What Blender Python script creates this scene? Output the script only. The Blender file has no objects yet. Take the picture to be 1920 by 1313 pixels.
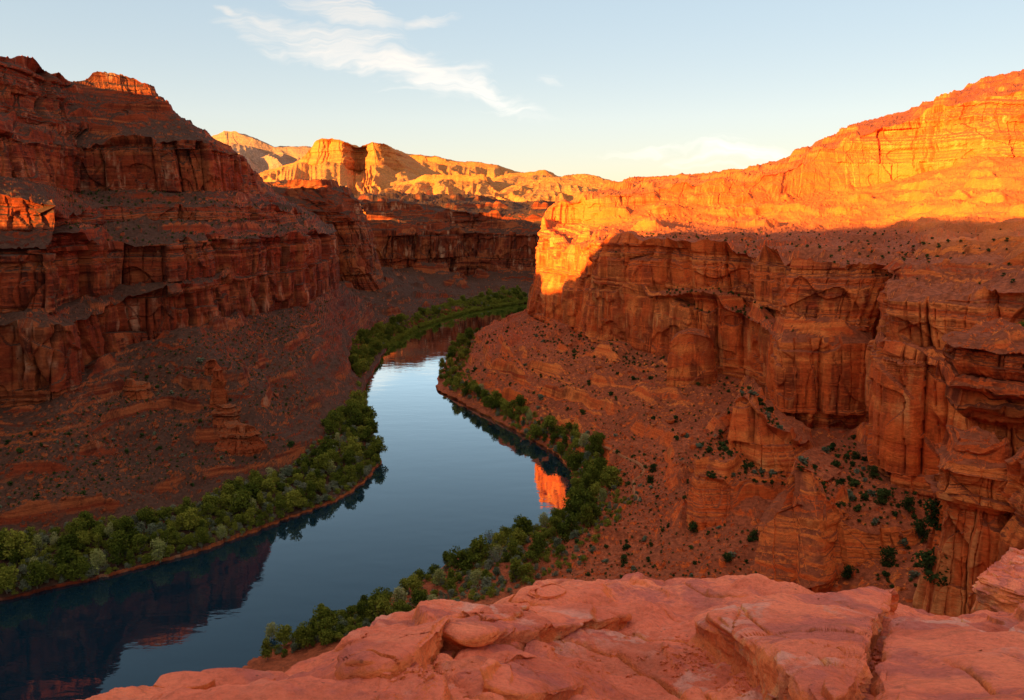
import bpy, bmesh, math, random
import numpy as np
from mathutils import Vector, Matrix

random.seed(7)
RNG = np.random.default_rng(7)
C = bpy.context.scene.collection
R = math.radians

# ------------------------------------------------------------------ camera
H = 120.0                      # eye height above the river
F, CX, CY = 1507.0, 960.0, 656.5   # focal length and centre in photo pixels
TH = R(10.4)                   # camera tilts down by this much
cam_d = bpy.data.cameras.new('camera')
cam = bpy.data.objects.new('camera', cam_d)
C.objects.link(cam)
cam.location = (0, 0, H)
cam.rotation_euler = (math.pi / 2 - TH, 0, 0)
cam_d.sensor_width = 36.0
cam_d.lens = 36.0 * F / 1920.0
cam_d.clip_start = 0.1
cam_d.clip_end = 60000
bpy.context.scene.camera = cam

# ------------------------------------------------------------------ light
SUN_AZ, SUN_EL = R(-131), R(9.5)
sun_vec = Vector((math.sin(SUN_AZ) * math.cos(SUN_EL), math.cos(SUN_AZ) * math.cos(SUN_EL), math.sin(SUN_EL)))
sd = bpy.data.lights.new('sun', 'SUN')
sd.energy = 5.0
sd.angle = R(0.5)
sd.color = (1.0, 0.56, 0.11)
sun = bpy.data.objects.new('sun', sd)
C.objects.link(sun)
sun.rotation_euler = (-sun_vec).to_track_quat('-Z', 'Y').to_euler()

sc = bpy.context.scene
sc.view_settings.view_transform = 'Standard'
sc.view_settings.look = 'None'
sc.view_settings.exposure = 2.0
sc.view_settings.gamma = 1.0
sc.view_settings.use_curve_mapping = False
sc.cycles.max_bounces = 6
sc.cycles.diffuse_bounces = 2
sc.cycles.glossy_bounces = 2
sc.cycles.transmission_bounces = 2
sc.cycles.transparent_max_bounces = 4


class NT:
    """small helper for node trees"""
    def __init__(self, tree):
        self.t = tree
        self.t.nodes.clear()

    def n(self, typ, _in=None, **kw):
        nd = self.t.nodes.new(typ)
        for k, v in kw.items():
            setattr(nd, k, v)
        for k, v in (_in or {}).items():
            s = nd.inputs[k]
            if hasattr(v, 'is_linked') or hasattr(v, 'links'):
                self.t.links.new(v, s)
            else:
                s.default_value = v
        return nd

    def math(self, op, a, b=0.0, c=0.0, clamp=False):
        return self.n('ShaderNodeMath', {0: a, 1: b, 2: c}, operation=op, use_clamp=clamp).outputs[0]

    def vmul(self, a, b):
        return self.n('ShaderNodeVectorMath', {0: a, 1: b}, operation='MULTIPLY').outputs[0]

    def vadd(self, a, b):
        return self.n('ShaderNodeVectorMath', {0: a, 1: b}, operation='ADD').outputs[0]

    def noise(self, vec, scale=1.0, detail=4.0, rough=0.5, dist=0.0):
        return self.n('ShaderNodeTexNoise', {'Vector': vec, 'Scale': scale, 'Detail': detail, 'Roughness': rough, 'Distortion': dist}).outputs['Fac']

    def step(self, v, lo, hi):
        return self.n('ShaderNodeMapRange', {0: v, 1: lo, 2: hi, 3: 0.0, 4: 1.0}, interpolation_type='SMOOTHSTEP').outputs[0]

    def ramp(self, fac, stops):
        r = self.n('ShaderNodeValToRGB', {0: fac})
        e = r.color_ramp.elements
        while len(e) < len(stops):
            e.new(0.5)
        for i, (p, c) in enumerate(stops):
            e[i].position = p
            e[i].color = (*c, 1)
        return r.outputs[0]

    def mix(self, fac, a, b, blend='MIX'):
        m = self.n('ShaderNodeMix', {0: fac}, data_type='RGBA', blend_type=blend)
        for idx, v in ((6, a), (7, b)):
            if hasattr(v, 'links'):
                self.t.links.new(v, m.inputs[idx])
            else:
                m.inputs[idx].default_value = (*v, 1)
        return m.outputs[2]


# world: Nishita sky with thin cirrus laid on a horizontal cloud level
def build_world():
    w = bpy.data.worlds.new('World')
    sc.world = w
    w.use_nodes = True
    g = NT(w.node_tree)
    sky = g.n('ShaderNodeTexSky', sky_type='NISHITA', sun_disc=False, sun_elevation=SUN_EL, sun_rotation=SUN_AZ,
              altitude=1200.0, air_density=1.0, dust_density=0.7, ozone_density=1.2)
    d = g.n('ShaderNodeTexCoord').outputs['Generated']
    xyz = g.n('ShaderNodeSeparateXYZ', {0: d})
    y = g.math('MAXIMUM', xyz.outputs[1], .05)
    ca, cb = g.math('DIVIDE', xyz.outputs[0], y), g.math('DIVIDE', xyz.outputs[2], y)
    flat = g.n('ShaderNodeCombineXYZ', {0: ca, 1: cb, 2: 0.0}).outputs[0]
    wn = g.n('ShaderNodeTexNoise', {'Vector': flat, 'Scale': 7.0, 'Detail': 4.0, 'Roughness': .6}).outputs['Color']
    wv = g.vadd(flat, g.vmul(g.vadd(wn, (-.5, -.5, -.5)), (.16, .075, 0)))
    tot = None
    # thin cirrus: (direction a, b, half-length, half-height, tilt, strength)
    for a, b, ra, rb, rot, amt in CLOUDS:
        mp = g.n('ShaderNodeMapping', {'Vector': wv, 'Location': (a, b, 0), 'Rotation': (0, 0, rot), 'Scale': (ra, rb, 1)}, vector_type='TEXTURE').outputs[0]
        ln = g.n('ShaderNodeVectorMath', {0: mp}, operation='LENGTH').outputs['Value']
        v = g.math('MULTIPLY', g.step(ln, 1.25, .1), amt)
        tot = v if tot is None else g.math('MAXIMUM', tot, v)
    st = g.n('ShaderNodeMapping', {'Vector': wv, 'Rotation': (0, 0, -.35), 'Scale': (6.5, 55, 1)}, vector_type='POINT').outputs[0]
    n = g.noise(st, 1.0, 6, .62, .6)
    fac = g.step(g.math('ADD', g.math('MULTIPLY', tot, .95), g.math('MULTIPLY', g.math('SUBTRACT', n, .585), 2.2)), -.05, 1.1)
    fac = g.math('MULTIPLY', g.math('MULTIPLY', fac, g.step(tot, .0, .3)), .9, clamp=True)
    soft = g.n('ShaderNodeGamma', {'Color': sky.outputs[0], 'Gamma': .26}).outputs[0]   # hazy evening sky: less contrast between zenith and horizon
    soft = g.n('ShaderNodeHueSaturation', {'Saturation': 2.25, 'Value': 1.0, 'Fac': 1.0, 'Color': soft}).outputs[0]
    tint = g.mix(1.0, soft, (1.42, 1.28, 1.22), 'MULTIPLY')
    bw = g.n('ShaderNodeRGBToBW', {0: tint}).outputs[0]
    cloud = g.mix(1.0, g.n('ShaderNodeCombineColor', {0: bw, 1: bw, 2: bw}).outputs[0], (1.5, 1.38, 1.25), 'MULTIPLY')
    col = g.mix(fac, tint, cloud)
    # unseen pale warm cloud sheet added overhead to brighten the shaded rock
    on = g.noise(g.n('ShaderNodeMapping', {'Vector': d, 'Scale': (1.5, 4.0, 1.0)}).outputs[0], 1.6, 5, .6, .4)
    of = g.math('MULTIPLY', g.step(xyz.outputs[2], .48, .74), g.step(on, .25, .55))
    col = g.mix(g.math('MULTIPLY', of, .9), col, (2.35, 2.1, 1.9))
    bg = g.n('ShaderNodeBackground', {'Color': col, 'Strength': .117})
    g.n('ShaderNodeOutputWorld', {'Surface': bg.outputs[0]})


CLOUDS = []
for px_, py_, rx_, ry_, rot_, amt_ in ((600, 85, 190, 44, 10, .95), (650, 40, 110, 36, 14, .95), (775, 48, 80, 18, -9, .75), (770, 140, 200, 52, 14, 1.0), (900, 180, 150, 26, 16, .8),
                                       (1010, 212, 60, 8, 11, .4), (490, 78, 90, 34, 24, .7), (1045, 162, 50, 12, 0, .5), (1330, 285, 260, 40, 3, .5), (460, 36, 36, 14, 20, .7)):
    v_ = (CY - py_) / F
    dy_ = math.cos(TH) + v_ * math.sin(TH)
    CLOUDS.append(((px_ - CX) / F / dy_, (-math.sin(TH) + v_ * math.cos(TH)) / dy_, rx_ / F, ry_ / F, -R(rot_), amt_))
build_world()

# ------------------------------------------------------------------ helpers
CT, ST = math.cos(TH), math.sin(TH)


def pt(px, py, Y=None, z=None):
    """a point seen at photo pixel (px,py), at world depth Y or at world height z"""
    u, v = (px - CX) / F, (CY - py) / F
    dy, dz = CT + v * ST, -ST + v * CT
    if Y is None:
        Y = (z - H) / dz * dy
    return (u * Y / dy, Y, H + dz / dy * Y)


def W(e):
    if e[0] == 'w':
        return e[1:4]
    if len(e) == 4:
        return pt(e[0], e[1], z=e[3])
    return pt(e[0], e[1], e[2])


def project(P):
    """world -> photo pixels (array)"""
    P = np.asarray(P, dtype=np.float64)
    x, y, z = P[..., 0], P[..., 1], P[..., 2] - H
    d = np.maximum(y * CT - z * ST, 0.5)
    return CX + F * x / d, CY - F * (y * ST + z * CT) / d, y * CT - z * ST


# ---- numpy noise
_perm = np.random.default_rng(3).permutation(256).astype(np.int32)
_perm = np.concatenate([_perm, _perm])
_g = np.random.default_rng(4).normal(size=(256, 3)).astype(np.float32)
_g /= np.linalg.norm(_g, axis=1, keepdims=True)
_h = np.random.default_rng(5).random(256).astype(np.float32)


def perlin(x, y, z):
    x, y, z = (np.asarray(a, dtype=np.float32) for a in (x, y, z))
    xi, yi, zi = np.floor(x), np.floor(y), np.floor(z)
    fx, fy, fz = x - xi, y - yi, z - zi
    xi, yi, zi = xi.astype(np.int32) & 255, yi.astype(np.int32) & 255, zi.astype(np.int32) & 255
    u, v, w = (f * f * f * (f * (f * 6 - 15) + 10) for f in (fx, fy, fz))

    def corner(a, b, c):
        hsh = _perm[(_perm[(_perm[(xi + a) & 255] + yi + b) & 255] + zi + c) & 255]
        g = _g[hsh]
        return g[..., 0] * (fx - a) + g[..., 1] * (fy - b) + g[..., 2] * (fz - c)
    x00 = corner(0, 0, 0) * (1 - u) + corner(1, 0, 0) * u
    x10 = corner(0, 1, 0) * (1 - u) + corner(1, 1, 0) * u
    x01 = corner(0, 0, 1) * (1 - u) + corner(1, 0, 1) * u
    x11 = corner(0, 1, 1) * (1 - u) + corner(1, 1, 1) * u
    return 1.5 * ((x00 * (1 - v) + x10 * v) * (1 - w) + (x01 * (1 - v) + x11 * v) * w)


def fbm(x, y, z, octv=4, gain=0.5, ridged=False):
    s, a, f = 0.0, 1.0, 1.0
    for k in range(octv):
        n = perlin(x * f + 17.3 * k, y * f + 5.1 * k, z * f + 9.7 * k)
        s = s + a * ((1 - 2 * np.abs(n)) if ridged else n)
        a *= gain
        f *= 2.03
    return s


def hash1(i, seed=0):
    i = np.asarray(i).astype(np.int32)
    return _h[_perm[(_perm[(i + seed * 31) & 255] + (i >> 8) * 7 + seed) & 255]]


def worley(x, y, seed=0):
    """F1, F2 - F1 and a random number per cell"""
    x, y = np.asarray(x, np.float32), np.asarray(y, np.float32)
    xi, yi = np.floor(x).astype(np.int32), np.floor(y).astype(np.int32)
    f1 = np.full(x.shape, 9.0, np.float32)
    f2 = np.full(x.shape, 9.0, np.float32)
    cid = np.zeros(x.shape, np.float32)
    for a in (-1, 0, 1):
        for b in (-1, 0, 1):
            hh = _perm[(_perm[(xi + a + seed * 13) & 255] + yi + b) & 255]
            px, py = xi + a + _h[hh], yi + b + _h[(hh + 91) & 255]
            d = np.hypot(px - x, py - y)
            c = _h[(hh + 37) & 255]
            nearer = d < f1
            f2 = np.where(nearer, f1, np.minimum(f2, d))
            cid = np.where(nearer, c, cid)
            f1 = np.where(nearer, d, f1)
    return f1, f2 - f1, cid


def sstep(a, b, x):
    t = np.clip((x - a) / (b - a), 0, 1)
    return t * t * (3 - 2 * t)


def link(name, me, mat=None, parent=None):
    o = bpy.data.objects.new(name, me)
    C.objects.link(o)
    if mat is not None:
        me.materials.append(mat)
    if parent is not None:
        o.parent = parent
    return o


def tag(o, label=None, cat=None, group=None, kind=None):
    for k, v in (('label', label), ('category', cat), ('group', group), ('kind', kind)):
        if v:
            o[k] = v
    return o


def grid_mesh(name, P, closed=False, smooth=False):
    """P: (S, L, 3) grid of points -> quad mesh"""
    S, L = P.shape[:2]
    idx = np.arange(S * L, dtype=np.int32).reshape(S, L)
    if closed:
        idx = np.concatenate([idx, idx[:1]], 0)
    q = np.stack([idx[:-1, :-1], idx[1:, :-1], idx[1:, 1:], idx[:-1, 1:]], -1).reshape(-1, 4)
    return raw_mesh(name, P.reshape(-1, 3), q, smooth)


def raw_mesh(name, V, Q, smooth=False):
    me = bpy.data.meshes.new(name)
    V = np.ascontiguousarray(V, dtype=np.float32)
    Q = np.ascontiguousarray(Q, dtype=np.int32)
    k = Q.shape[1]
    me.vertices.add(len(V))
    me.vertices.foreach_set('co', V.ravel())
    me.loops.add(Q.size)
    me.loops.foreach_set('vertex_index', Q.ravel())
    me.polygons.add(len(Q))
    me.polygons.foreach_set('loop_start', np.arange(0, Q.size, k, dtype=np.int32))
    me.polygons.foreach_set('loop_total', np.full(len(Q), k, np.int32))
    me.polygons.foreach_set('use_smooth', np.full(len(Q), smooth))
    me.update(calc_edges=True)
    me.validate()
    return me


def pchip(t, Y, tq):
    """shape-preserving interpolation of Y (n, ...) given at t onto tq"""
    n = len(t)
    h = np.diff(t)
    sh = (n - 1,) + (1,) * (Y.ndim - 1)
    dl = np.diff(Y, axis=0) / h.reshape(sh)
    m = np.zeros_like(Y)
    if n > 2:
        w1 = (2 * h[1:] + h[:-1]).reshape((n - 2,) + sh[1:])
        w2 = (h[1:] + 2 * h[:-1]).reshape((n - 2,) + sh[1:])
        a, b = dl[:-1], dl[1:]
        with np.errstate(divide='ignore', invalid='ignore'):
            hm = (w1 + w2) / (w1 / a + w2 / b)
        m[1:-1] = np.where(a * b > 0, hm, 0)
    m[0], m[-1] = dl[0], dl[-1]
    k = np.clip(np.searchsorted(t, tq, side='right') - 1, 0, n - 2)
    hh = h[k].reshape((-1,) + sh[1:])
    u = ((tq - t[k]) / h[k]).reshape((-1,) + sh[1:])
    return ((1 + 2 * u) * (1 - u) ** 2 * Y[k] + u * (1 - u) ** 2 * hh * m[k]
            + u * u * (3 - 2 * u) * Y[k + 1] + u * u * (u - 1) * hh * m[k + 1])


def plan_normals(G, closed=False):
    if closed:
        ext = np.concatenate([G[-1:], G, G[:1]], 0)
        ds = ext[2:] - ext[:-2]
    else:
        ds = np.gradient(G, axis=0)
    dt = np.gradient(G, axis=1)
    N = np.cross(ds, dt)
    N /= np.maximum(np.linalg.norm(N, axis=2, keepdims=True), 1e-9)
    return N


LEDGY = np.array([(-10, .5), (10, .5), (36, .6), (44, .12), (68, .12), (74, .6), (79, .25), (88, .3), (92, .9), (122, 1.0), (127, .3), (148, .3),
                  (154, 1.0), (400, 1.0)])


def cliff_disp(X, Y, Z, k=1.0, seed=0, joint=1.0, ledge=1.0, S=None, upright=1.0, tab=LEDGY):
    """how far a cliff face stands out (m); k scales every feature, S runs along the wall"""
    x, y, z = X / k, Y / k, Z / k
    s = S / k
    zb = Z + 2.5 * perlin(X / 90, Y / 90, 3.3)
    band = np.digitize(zb, (41, 73, 98, 124, 151, 178)).astype(np.float32)
    d = 5.5 * perlin(x / 55 + seed, y / 55, z / 200) + 2.6 * perlin(x / 22, y / 22 + seed, z / 60)
    ws = s + 1.4 * perlin(s / 9 + seed, z / 28, band) + .5 * perlin(s / 3, z / 6, band)
    f1, e, c = worley(ws / 17 + band * 3.7, band * 5.31 + seed * 1.7 + .1 * z / 17, 1)
    dp = .25 + hash1((c * 977).astype(np.int32), 4)
    d += joint * (5.0 * (c - .5) - 4.5 * dp * upright * np.exp(-e / .045))
    f1, e2, c2 = worley(ws / 6.0 + band * 1.9, band * 2.77 + seed + .2 * z / 17, 2)
    dp = hash1((c2 * 977).astype(np.int32), 5)
    d += joint * (1.5 * (c2 - .5) - 2.2 * dp * dp * upright * np.exp(-e2 / .05))
    led = np.interp(Z, tab[:, 0], tab[:, 1]).astype(np.float32) * ledge
    zz = Z / k + 2.2 * perlin(x / 50, y / 50, 7.7) + .3 * perlin(x / 6, y / 6, z / 6)
    for T, A, sd_ in ((9.0, 2.4, 1), (3.3, 1.8, 2), (1.3, .8, 3)):
        q = zz / T + .45 * perlin(zz * 0 + 3, zz * 0, zz / T * .9)
        i = np.floor(q)
        fr = q - i
        a = hash1(i + 300, sd_)
        b = hash1(i + 301, sd_)
        t = sstep(.78, 1.0, fr)
        d += led * A * ((a * (1 - t) + b * t) - .5)
        d -= (.12 + .85 * led) * .28 * A * np.exp(-np.minimum(fr, 1 - fr) / .07) * sstep(-.1, .4, perlin(x / 14, y / 14 + sd_, i))
    sp = perlin(s / 13 + 7 + seed, 0 * s, z / 17)
    d -= 1.2 * sstep(.12, .15, sp)
    sp = perlin(s / 26 + 3, 0 * s + seed, z / 30)
    d -= 1.8 * sstep(.18, .21, sp)
    d += (.22 + .65 * led) * fbm(x / 7, y / 7, z / 7, 4, .5)
    return d * k


def slope_disp(X, Y, Z, k=1.0, seed=0, terr=1.0):
    """how much a slope is lifted (m)"""
    x, y = X / k, Y / k
    d = 1.6 * fbm(x / 34 + seed, y / 34, 0 * x, 3, .5, ridged=True) - 1.0
    tz = Z / k + 3.0 * perlin(x / 45, y / 45 + seed, 0 * x) + 1.2 * perlin(x / 9, y / 9, 0 * x)
    for T, amp, so in ((8.5, .95, 0), (3.1, .6, 40)):
        q = tz / T
        f = q - np.floor(q)
        msk = sstep(-.05, .25, perlin(x / 28 + so, y / 28 + seed, np.floor(q) * 3.3))
        d += terr * T * amp * (sstep(.0, .2, f) - f) * msk
    f1, e, c = worley(x / 3.1, y / 3.1, 5)
    d += np.where(c > .8, .8, 0) * sstep(.42, .2, f1)
    f1, e, c = worley(x / 1.3, y / 1.3, 6)
    d += np.where(c > .75, .35, 0) * sstep(.42, .2, f1)
    d += .45 * fbm(x / 5, y / 5, 0 * x, 4, .55)
    return d * k


LEDGY_R = np.array([(-10, .5), (10, .5), (36, .6), (44, .1), (68, .1), (74, .6), (79, .2), (86, .3), (90, 1.0), (102, 1.0), (110, .55), (148, .55), (156, 1.15), (400, 1.0)])
LOFTS = []


def loft(name, st, mat, cell=1.0, k=1.0, seed=0, bank=None, closed=False, joint=1.0, ledge=1.0, terr=1.0, amp=1.0,
         maxseg=900, bumps=(), kind='structure', flip=False, gully=0.0, smid=None, ledgy=None):
    """a rock wall lofted through stations (each a list of points from the foot up)"""
    A = np.array([[W(e) for e in s] for s in st], dtype=np.float64)
    S, L = A.shape[:2]
    px, py, dep = project(A)
    vis = (dep > 1) & (px > -250) & (px < 2170) & (py > -100) & (py < 1450)
    s_ = 1024 / 1920 / cell
    if closed:
        A = np.concatenate([A, A[:1]], 0)
        px, py, vis = (np.concatenate([a, a[:1]], 0) for a in (px, py, vis))
        S += 1
    # spacing along the wall
    tq = [0.0]
    for i in range(S - 1):
        d = np.hypot(px[i + 1] - px[i], py[i + 1] - py[i]) * s_
        ok = vis[i] | vis[i + 1]
        n = int(np.clip(np.percentile(d[ok], 75), 8, maxseg)) if ok.any() else 14
        tq += list(i + (np.arange(n) + 1) / n)
    tq = np.array(tq)
    B = pchip(np.arange(S, dtype=float), A, tq)
    cols = []
    lv = []
    for j in range(L - 1):
        d = np.hypot(px[:, j + 1] - px[:, j], py[:, j + 1] - py[:, j]) * s_
        ok = vis[:, j] | vis[:, j + 1]
        n = int(np.clip(np.percentile(d[ok], 85) if ok.any() else 4, 3, 260))
        u = (np.arange(n) / n)[None, :, None]
        cols.append(B[:, j:j + 1] * (1 - u) + B[:, j + 1:j + 2] * u)
        lv.append(j + np.arange(n) / n)
    cols.append(B[:, -1:])
    lv.append([L - 1])
    G = np.concatenate(cols, 1)
    lv = np.concatenate(lv)
    if closed:
        G = G[:-1]
    N = plan_normals(G, closed)
    if flip:
        N = -N
    # soften the steep / gentle switch
    nz = np.abs(N[..., 2])
    steep = sstep(.28, .6, 1 - nz)
    hx, hy = N[..., 0].copy(), N[..., 1].copy()
    hl = np.maximum(np.hypot(hx, hy), 1e-6)
    hx /= hl
    hy /= hl
    X, Y, Z = (G[..., i].astype(np.float32) for i in range(3))
    if bumps:
        for (bx, by, rx, ry, rot, hh, shp) in bumps:
            ca, sa = math.cos(rot), math.sin(rot)
            dx, dy = (X - bx) * ca + (Y - by) * sa, -(X - bx) * sa + (Y - by) * ca
            r = np.sqrt((dx / rx) ** 2 + (dy / ry) ** 2)
            Z = Z + hh * np.clip(1 - r, 0, 1) ** shp * (1 - steep)
    fade = np.ones_like(X)
    if bank is not None:
        fade = np.broadcast_to(sstep(0.9, bank, lv)[None, :], X.shape) * .93 + .07
        fade = np.where(lv[None, :] < .5, 0.0, fade)
    jm = int(np.argmin(np.abs(lv - (smid if smid is not None else min(5, L * .4)))))
    s_len = np.concatenate([[0], np.cumsum(np.hypot(*np.diff(G[:, jm, :2], axis=0).T))])
    SS = np.broadcast_to(s_len[:, None], X.shape).astype(np.float32)
    dc = cliff_disp(X, Y, Z, k, seed, joint, ledge, SS, sstep(.45, .75, 1 - nz), LEDGY if ledgy is None else ledgy) * amp
    dsl = slope_disp(X, Y, Z, k, seed, terr) * amp
    if gully:
        gw = np.interp(lv, [0, .4, 1.2, 1.8, 2.2, L - 1], [.2, .8, 1.0, .6, .15, .05])[None, :]
        gg = perlin(SS / gully + .8 * perlin(X / gully / 2, Y / gully / 2, Z / gully), 0 * X + lv[None, :] * .3, 0 * X + seed)
        g2 = perlin(SS / gully * 2.7, 0 * X + lv[None, :] * .4, 0 * X + seed + 9)
        dsl = dsl + gw * (gully * .36 * (.6 - 2 * np.abs(gg)) + gully * .12 * (.6 - 2 * np.abs(g2)))
        dc = dc + (1 - steep) * gw * gully * .25 * (1 - 2 * np.abs(gg))
    sx = steep * fade * dc
    if bank is not None:
        ws_ = np.interp(lv, [0, 1, 1.6, 2.2], [1, 1, .6, 0])[None, :]
        sx = sx + ws_ * (2.2 * perlin(SS / 17, 0 * X, 0 * X + seed) + 1.3 * perlin(SS / 5.5, 0 * X + 3, 0 * X + seed) + .6 * perlin(SS / 1.9, lv[None, :] + 0 * X, 0 * X + seed))
    P = np.stack([X + hx * sx, Y + hy * sx, Z + (1 - steep) * fade * dsl], -1)
    me = grid_mesh(name, P, closed)
    o = link(name, me, mat)
    if kind:
        o['kind'] = kind
    LOFTS.append((name, P, np.abs(plan_normals(P, closed)[..., 2])))
    return o


# ------------------------------------------------------------------ materials
def rock_mat(name, pal, soil, dark=(.05, .018, .012), pale=(.55, .25, .12), k=1.0, streak=.55, soil_lo=.5, soil_hi=.8, bump=.35, pale_amt=.5, sun_gold=None):
    m = bpy.data.materials.new(name)
    m.use_nodes = True
    g = NT(m.node_tree)
    geo = g.n('ShaderNodeNewGeometry')
    pos = g.vmul(geo.outputs['Position'], (1 / k, 1 / k, 1 / k))
    nz = g.n('ShaderNodeSeparateXYZ', {0: geo.outputs['Normal']}).outputs[2]
    warp = g.vmul(g.n('ShaderNodeTexNoise', {'Vector': pos, 'Scale': .03, 'Detail': 2.0}).outputs['Color'], (0, 0, 6))
    wp = g.vadd(pos, warp)
    s1 = g.noise(g.vmul(wp, (.004, .004, .12)), 1.0, 3, .6)
    s2 = g.noise(g.vmul(wp, (.02, .02, 1.1)), 1.0, 3, .6)
    fac = g.math('ADD', g.math('MULTIPLY', s1, .86), g.math('MULTIPLY', s2, .17))
    if k < 2:
        wz = g.n('ShaderNodeSeparateXYZ', {0: g.vadd(geo.outputs['Position'], warp)}).outputs[2]
        ms = None
        for lo, hi in ((42, 74), (77, 91), (124, 151)):
            b_ = g.math('MULTIPLY', g.step(wz, lo, lo + 5), g.step(wz, hi + 3, hi - 3))
            ms = b_ if ms is None else g.math('MAXIMUM', ms, b_)
        face_n = g.noise(g.vmul(pos, (.035, .035, .03)), 1.0, 5, .6, .3)
        plain_ = g.math('ADD', g.math('MULTIPLY', face_n, .75), g.math('MULTIPLY', fac, .3))
        fac = g.math('ADD', g.math('MULTIPLY', fac, g.math('SUBTRACT', 1.0, g.math('MULTIPLY', ms, .85))), g.math('MULTIPLY', plain_, g.math('MULTIPLY', ms, .85)))
    n = len(pal)
    col = g.ramp(fac, [(.30 + .42 * i / (n - 1), c) for i, c in enumerate(pal)])
    # desert varnish: vertical dark streaks on the faces
    st = g.noise(g.vmul(pos, (.23, .23, .012)), 1.0, 5, .62)
    st2 = g.noise(g.vmul(pos, (.045, .045, .03)), 1.0, 3, .55)
    st3 = g.noise(g.vmul(pos, (.09, .09, .02)), 1.0, 6, .6)
    v = g.math('MULTIPLY', g.step(st, .44, .60), g.step(st2, .36, .6))
    v = g.math('MAXIMUM', v, g.math('MULTIPLY', g.step(st3, .52, .57), .6))
    face = g.step(nz, .45, .2)
    v = g.math('MULTIPLY', g.math('MULTIPLY', v, face), streak)
    col = g.mix(v, col, dark)
    # fresh pale spalls and streaks
    p1 = g.noise(g.vmul(pos, (.17, .17, .025)), 1.0, 5, .6, .4)
    p2 = g.noise(g.vmul(pos, (.05, .05, .06)), 1.0, 4, .55)
    pv = g.math('MULTIPLY', g.math('MULTIPLY', g.step(p1, .5, .64), g.step(p2, .48, .64)), face)
    col = g.mix(g.math('MULTIPLY', pv, pale_amt), col, pale)
    # soil and rubble on everything that is not steep
    sn = g.noise(g.vmul(pos, (.09, .09, .09)), 1.0, 5, .6)
    sfac = g.step(g.math('ADD', nz, g.math('MULTIPLY', g.math('SUBTRACT', sn, .5), .35)), soil_lo, soil_hi)
    sc1 = g.noise(g.vmul(pos, (.6, .6, .6)), 1.0, 6, .7)
    sc2 = g.noise(g.vmul(pos, (.02, .02, .02)), 1.0, 3, .5)
    so = g.mix(g.step(sc1, .35, .7), tuple(c * .62 for c in soil), tuple(min(1, c * 1.35) for c in soil))
    so = g.mix(g.math('MULTIPLY', g.step(sc2, .4, .65), .45), so, tuple(a * b for a, b in zip(soil, (.62, .6, .62))))
    col = g.mix(sfac, col, so)
    if sun_gold:   # golden sunlight painted into the colour of the upper slopes
        zz = g.n('ShaderNodeSeparateXYZ', {0: wp}).outputs[2]
        gf = g.math('MULTIPLY', g.step(zz, sun_gold[0], sun_gold[1]), g.step(zz, sun_gold[3], sun_gold[2]))
        gn = g.noise(g.vmul(pos, (.03, .03, .05)), 1.0, 4, .6)
        col = g.mix(g.math('MULTIPLY', gf, g.math('ADD', .3, g.math('MULTIPLY', g.step(gn, .3, .65), .45))), col, (.70, .165, .03))
    # fine mottling
    mo = g.noise(g.vmul(pos, (.9, .9, 1.6)), 1.0, 6, .7)
    col = g.mix(.55, col, g.ramp(mo, [(.27, (.4, .38, .36)), (.5, (1, 1, 1)), (.73, (1.4, 1.38, 1.35))]), 'MULTIPLY')
    b1 = g.noise(g.vmul(pos, (.8, .8, 1.8)), 1.0, 8, .68)
    bp = g.n('ShaderNodeBump', {'Strength': .75, 'Distance': bump * k * 2, 'Height': b1})
    bs = g.n('ShaderNodeBsdfPrincipled', {'Base Color': col, 'Roughness': .92, 'Normal': bp.outputs[0]})
    bs.inputs['Specular IOR Level'].default_value = .12
    g.n('ShaderNodeOutputMaterial', {0: bs.outputs[0]})
    return m


M = {}
M['right'] = rock_mat('red_sandstone', [(.40, .047, .012), (.70, .10, .020), (.84, .15, .028), (.66, .098, .020), (.88, .215, .046), (.46, .055, .014), (.76, .12, .024)],
                      (.34, .078, .030), soil_lo=.42, soil_hi=.68, dark=(.15, .027, .012), pale=(.86, .33, .10), pale_amt=.75, streak=.8, sun_gold=(103, 112, 150, 185))
M['left'] = rock_mat('shaded_brown_sandstone', [(.09, .012, .005), (.18, .026, .008), (.27, .043, .012), (.17, .025, .008), (.34, .08, .024), (.12, .016, .006), (.24, .039, .011)],
                     (.082, .034, .020), soil_lo=.5, soil_hi=.76, pale=(.46, .21, .11), dark=(.028, .009, .007), streak=.8, pale_amt=.85)  # rock and soil darkened to carry the left wall's deep shade
M['far'] = rock_mat('golden_sandstone', [(.32, .09, .028), (.48, .15, .038), (.56, .19, .045), (.44, .12, .032), (.60, .23, .055)],
                    (.50, .18, .045), k=4.0, streak=.3)
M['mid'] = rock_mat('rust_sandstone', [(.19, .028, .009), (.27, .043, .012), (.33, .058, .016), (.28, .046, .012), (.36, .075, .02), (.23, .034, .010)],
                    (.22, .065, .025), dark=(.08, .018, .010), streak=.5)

w_ = bpy.data.materials.new('river_water')
w_.use_nodes = True
g = NT(w_.node_tree)
geo = g.n('ShaderNodeNewGeometry')
n1 = g.noise(g.vmul(geo.outputs['Position'], (.05, .12, .1)), 1.0, 4, .55, .3)
n2 = g.noise(g.vmul(geo.outputs['Position'], (.5, .9, .5)), 1.0, 3, .5)
bp = g.n('ShaderNodeBump', {'Strength': .05, 'Distance': 1.0, 'Height': g.math('ADD', n1, g.math('MULTIPLY', n2, .06))})
fr = g.n('ShaderNodeFresnel', {'IOR': 1.33, 'Normal': bp.outputs[0]})
fac = g.math('POWER', g.math('MULTIPLY', fr.outputs[0], 3.7, clamp=True), 1.6, clamp=True)
df = g.n('ShaderNodeBsdfDiffuse', {'Color': (.003, .014, .024, 1)})
gl = g.n('ShaderNodeBsdfGlossy', {'Color': (.84, .96, 1, 1), 'Roughness': .02, 'Normal': bp.outputs[0]})
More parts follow.
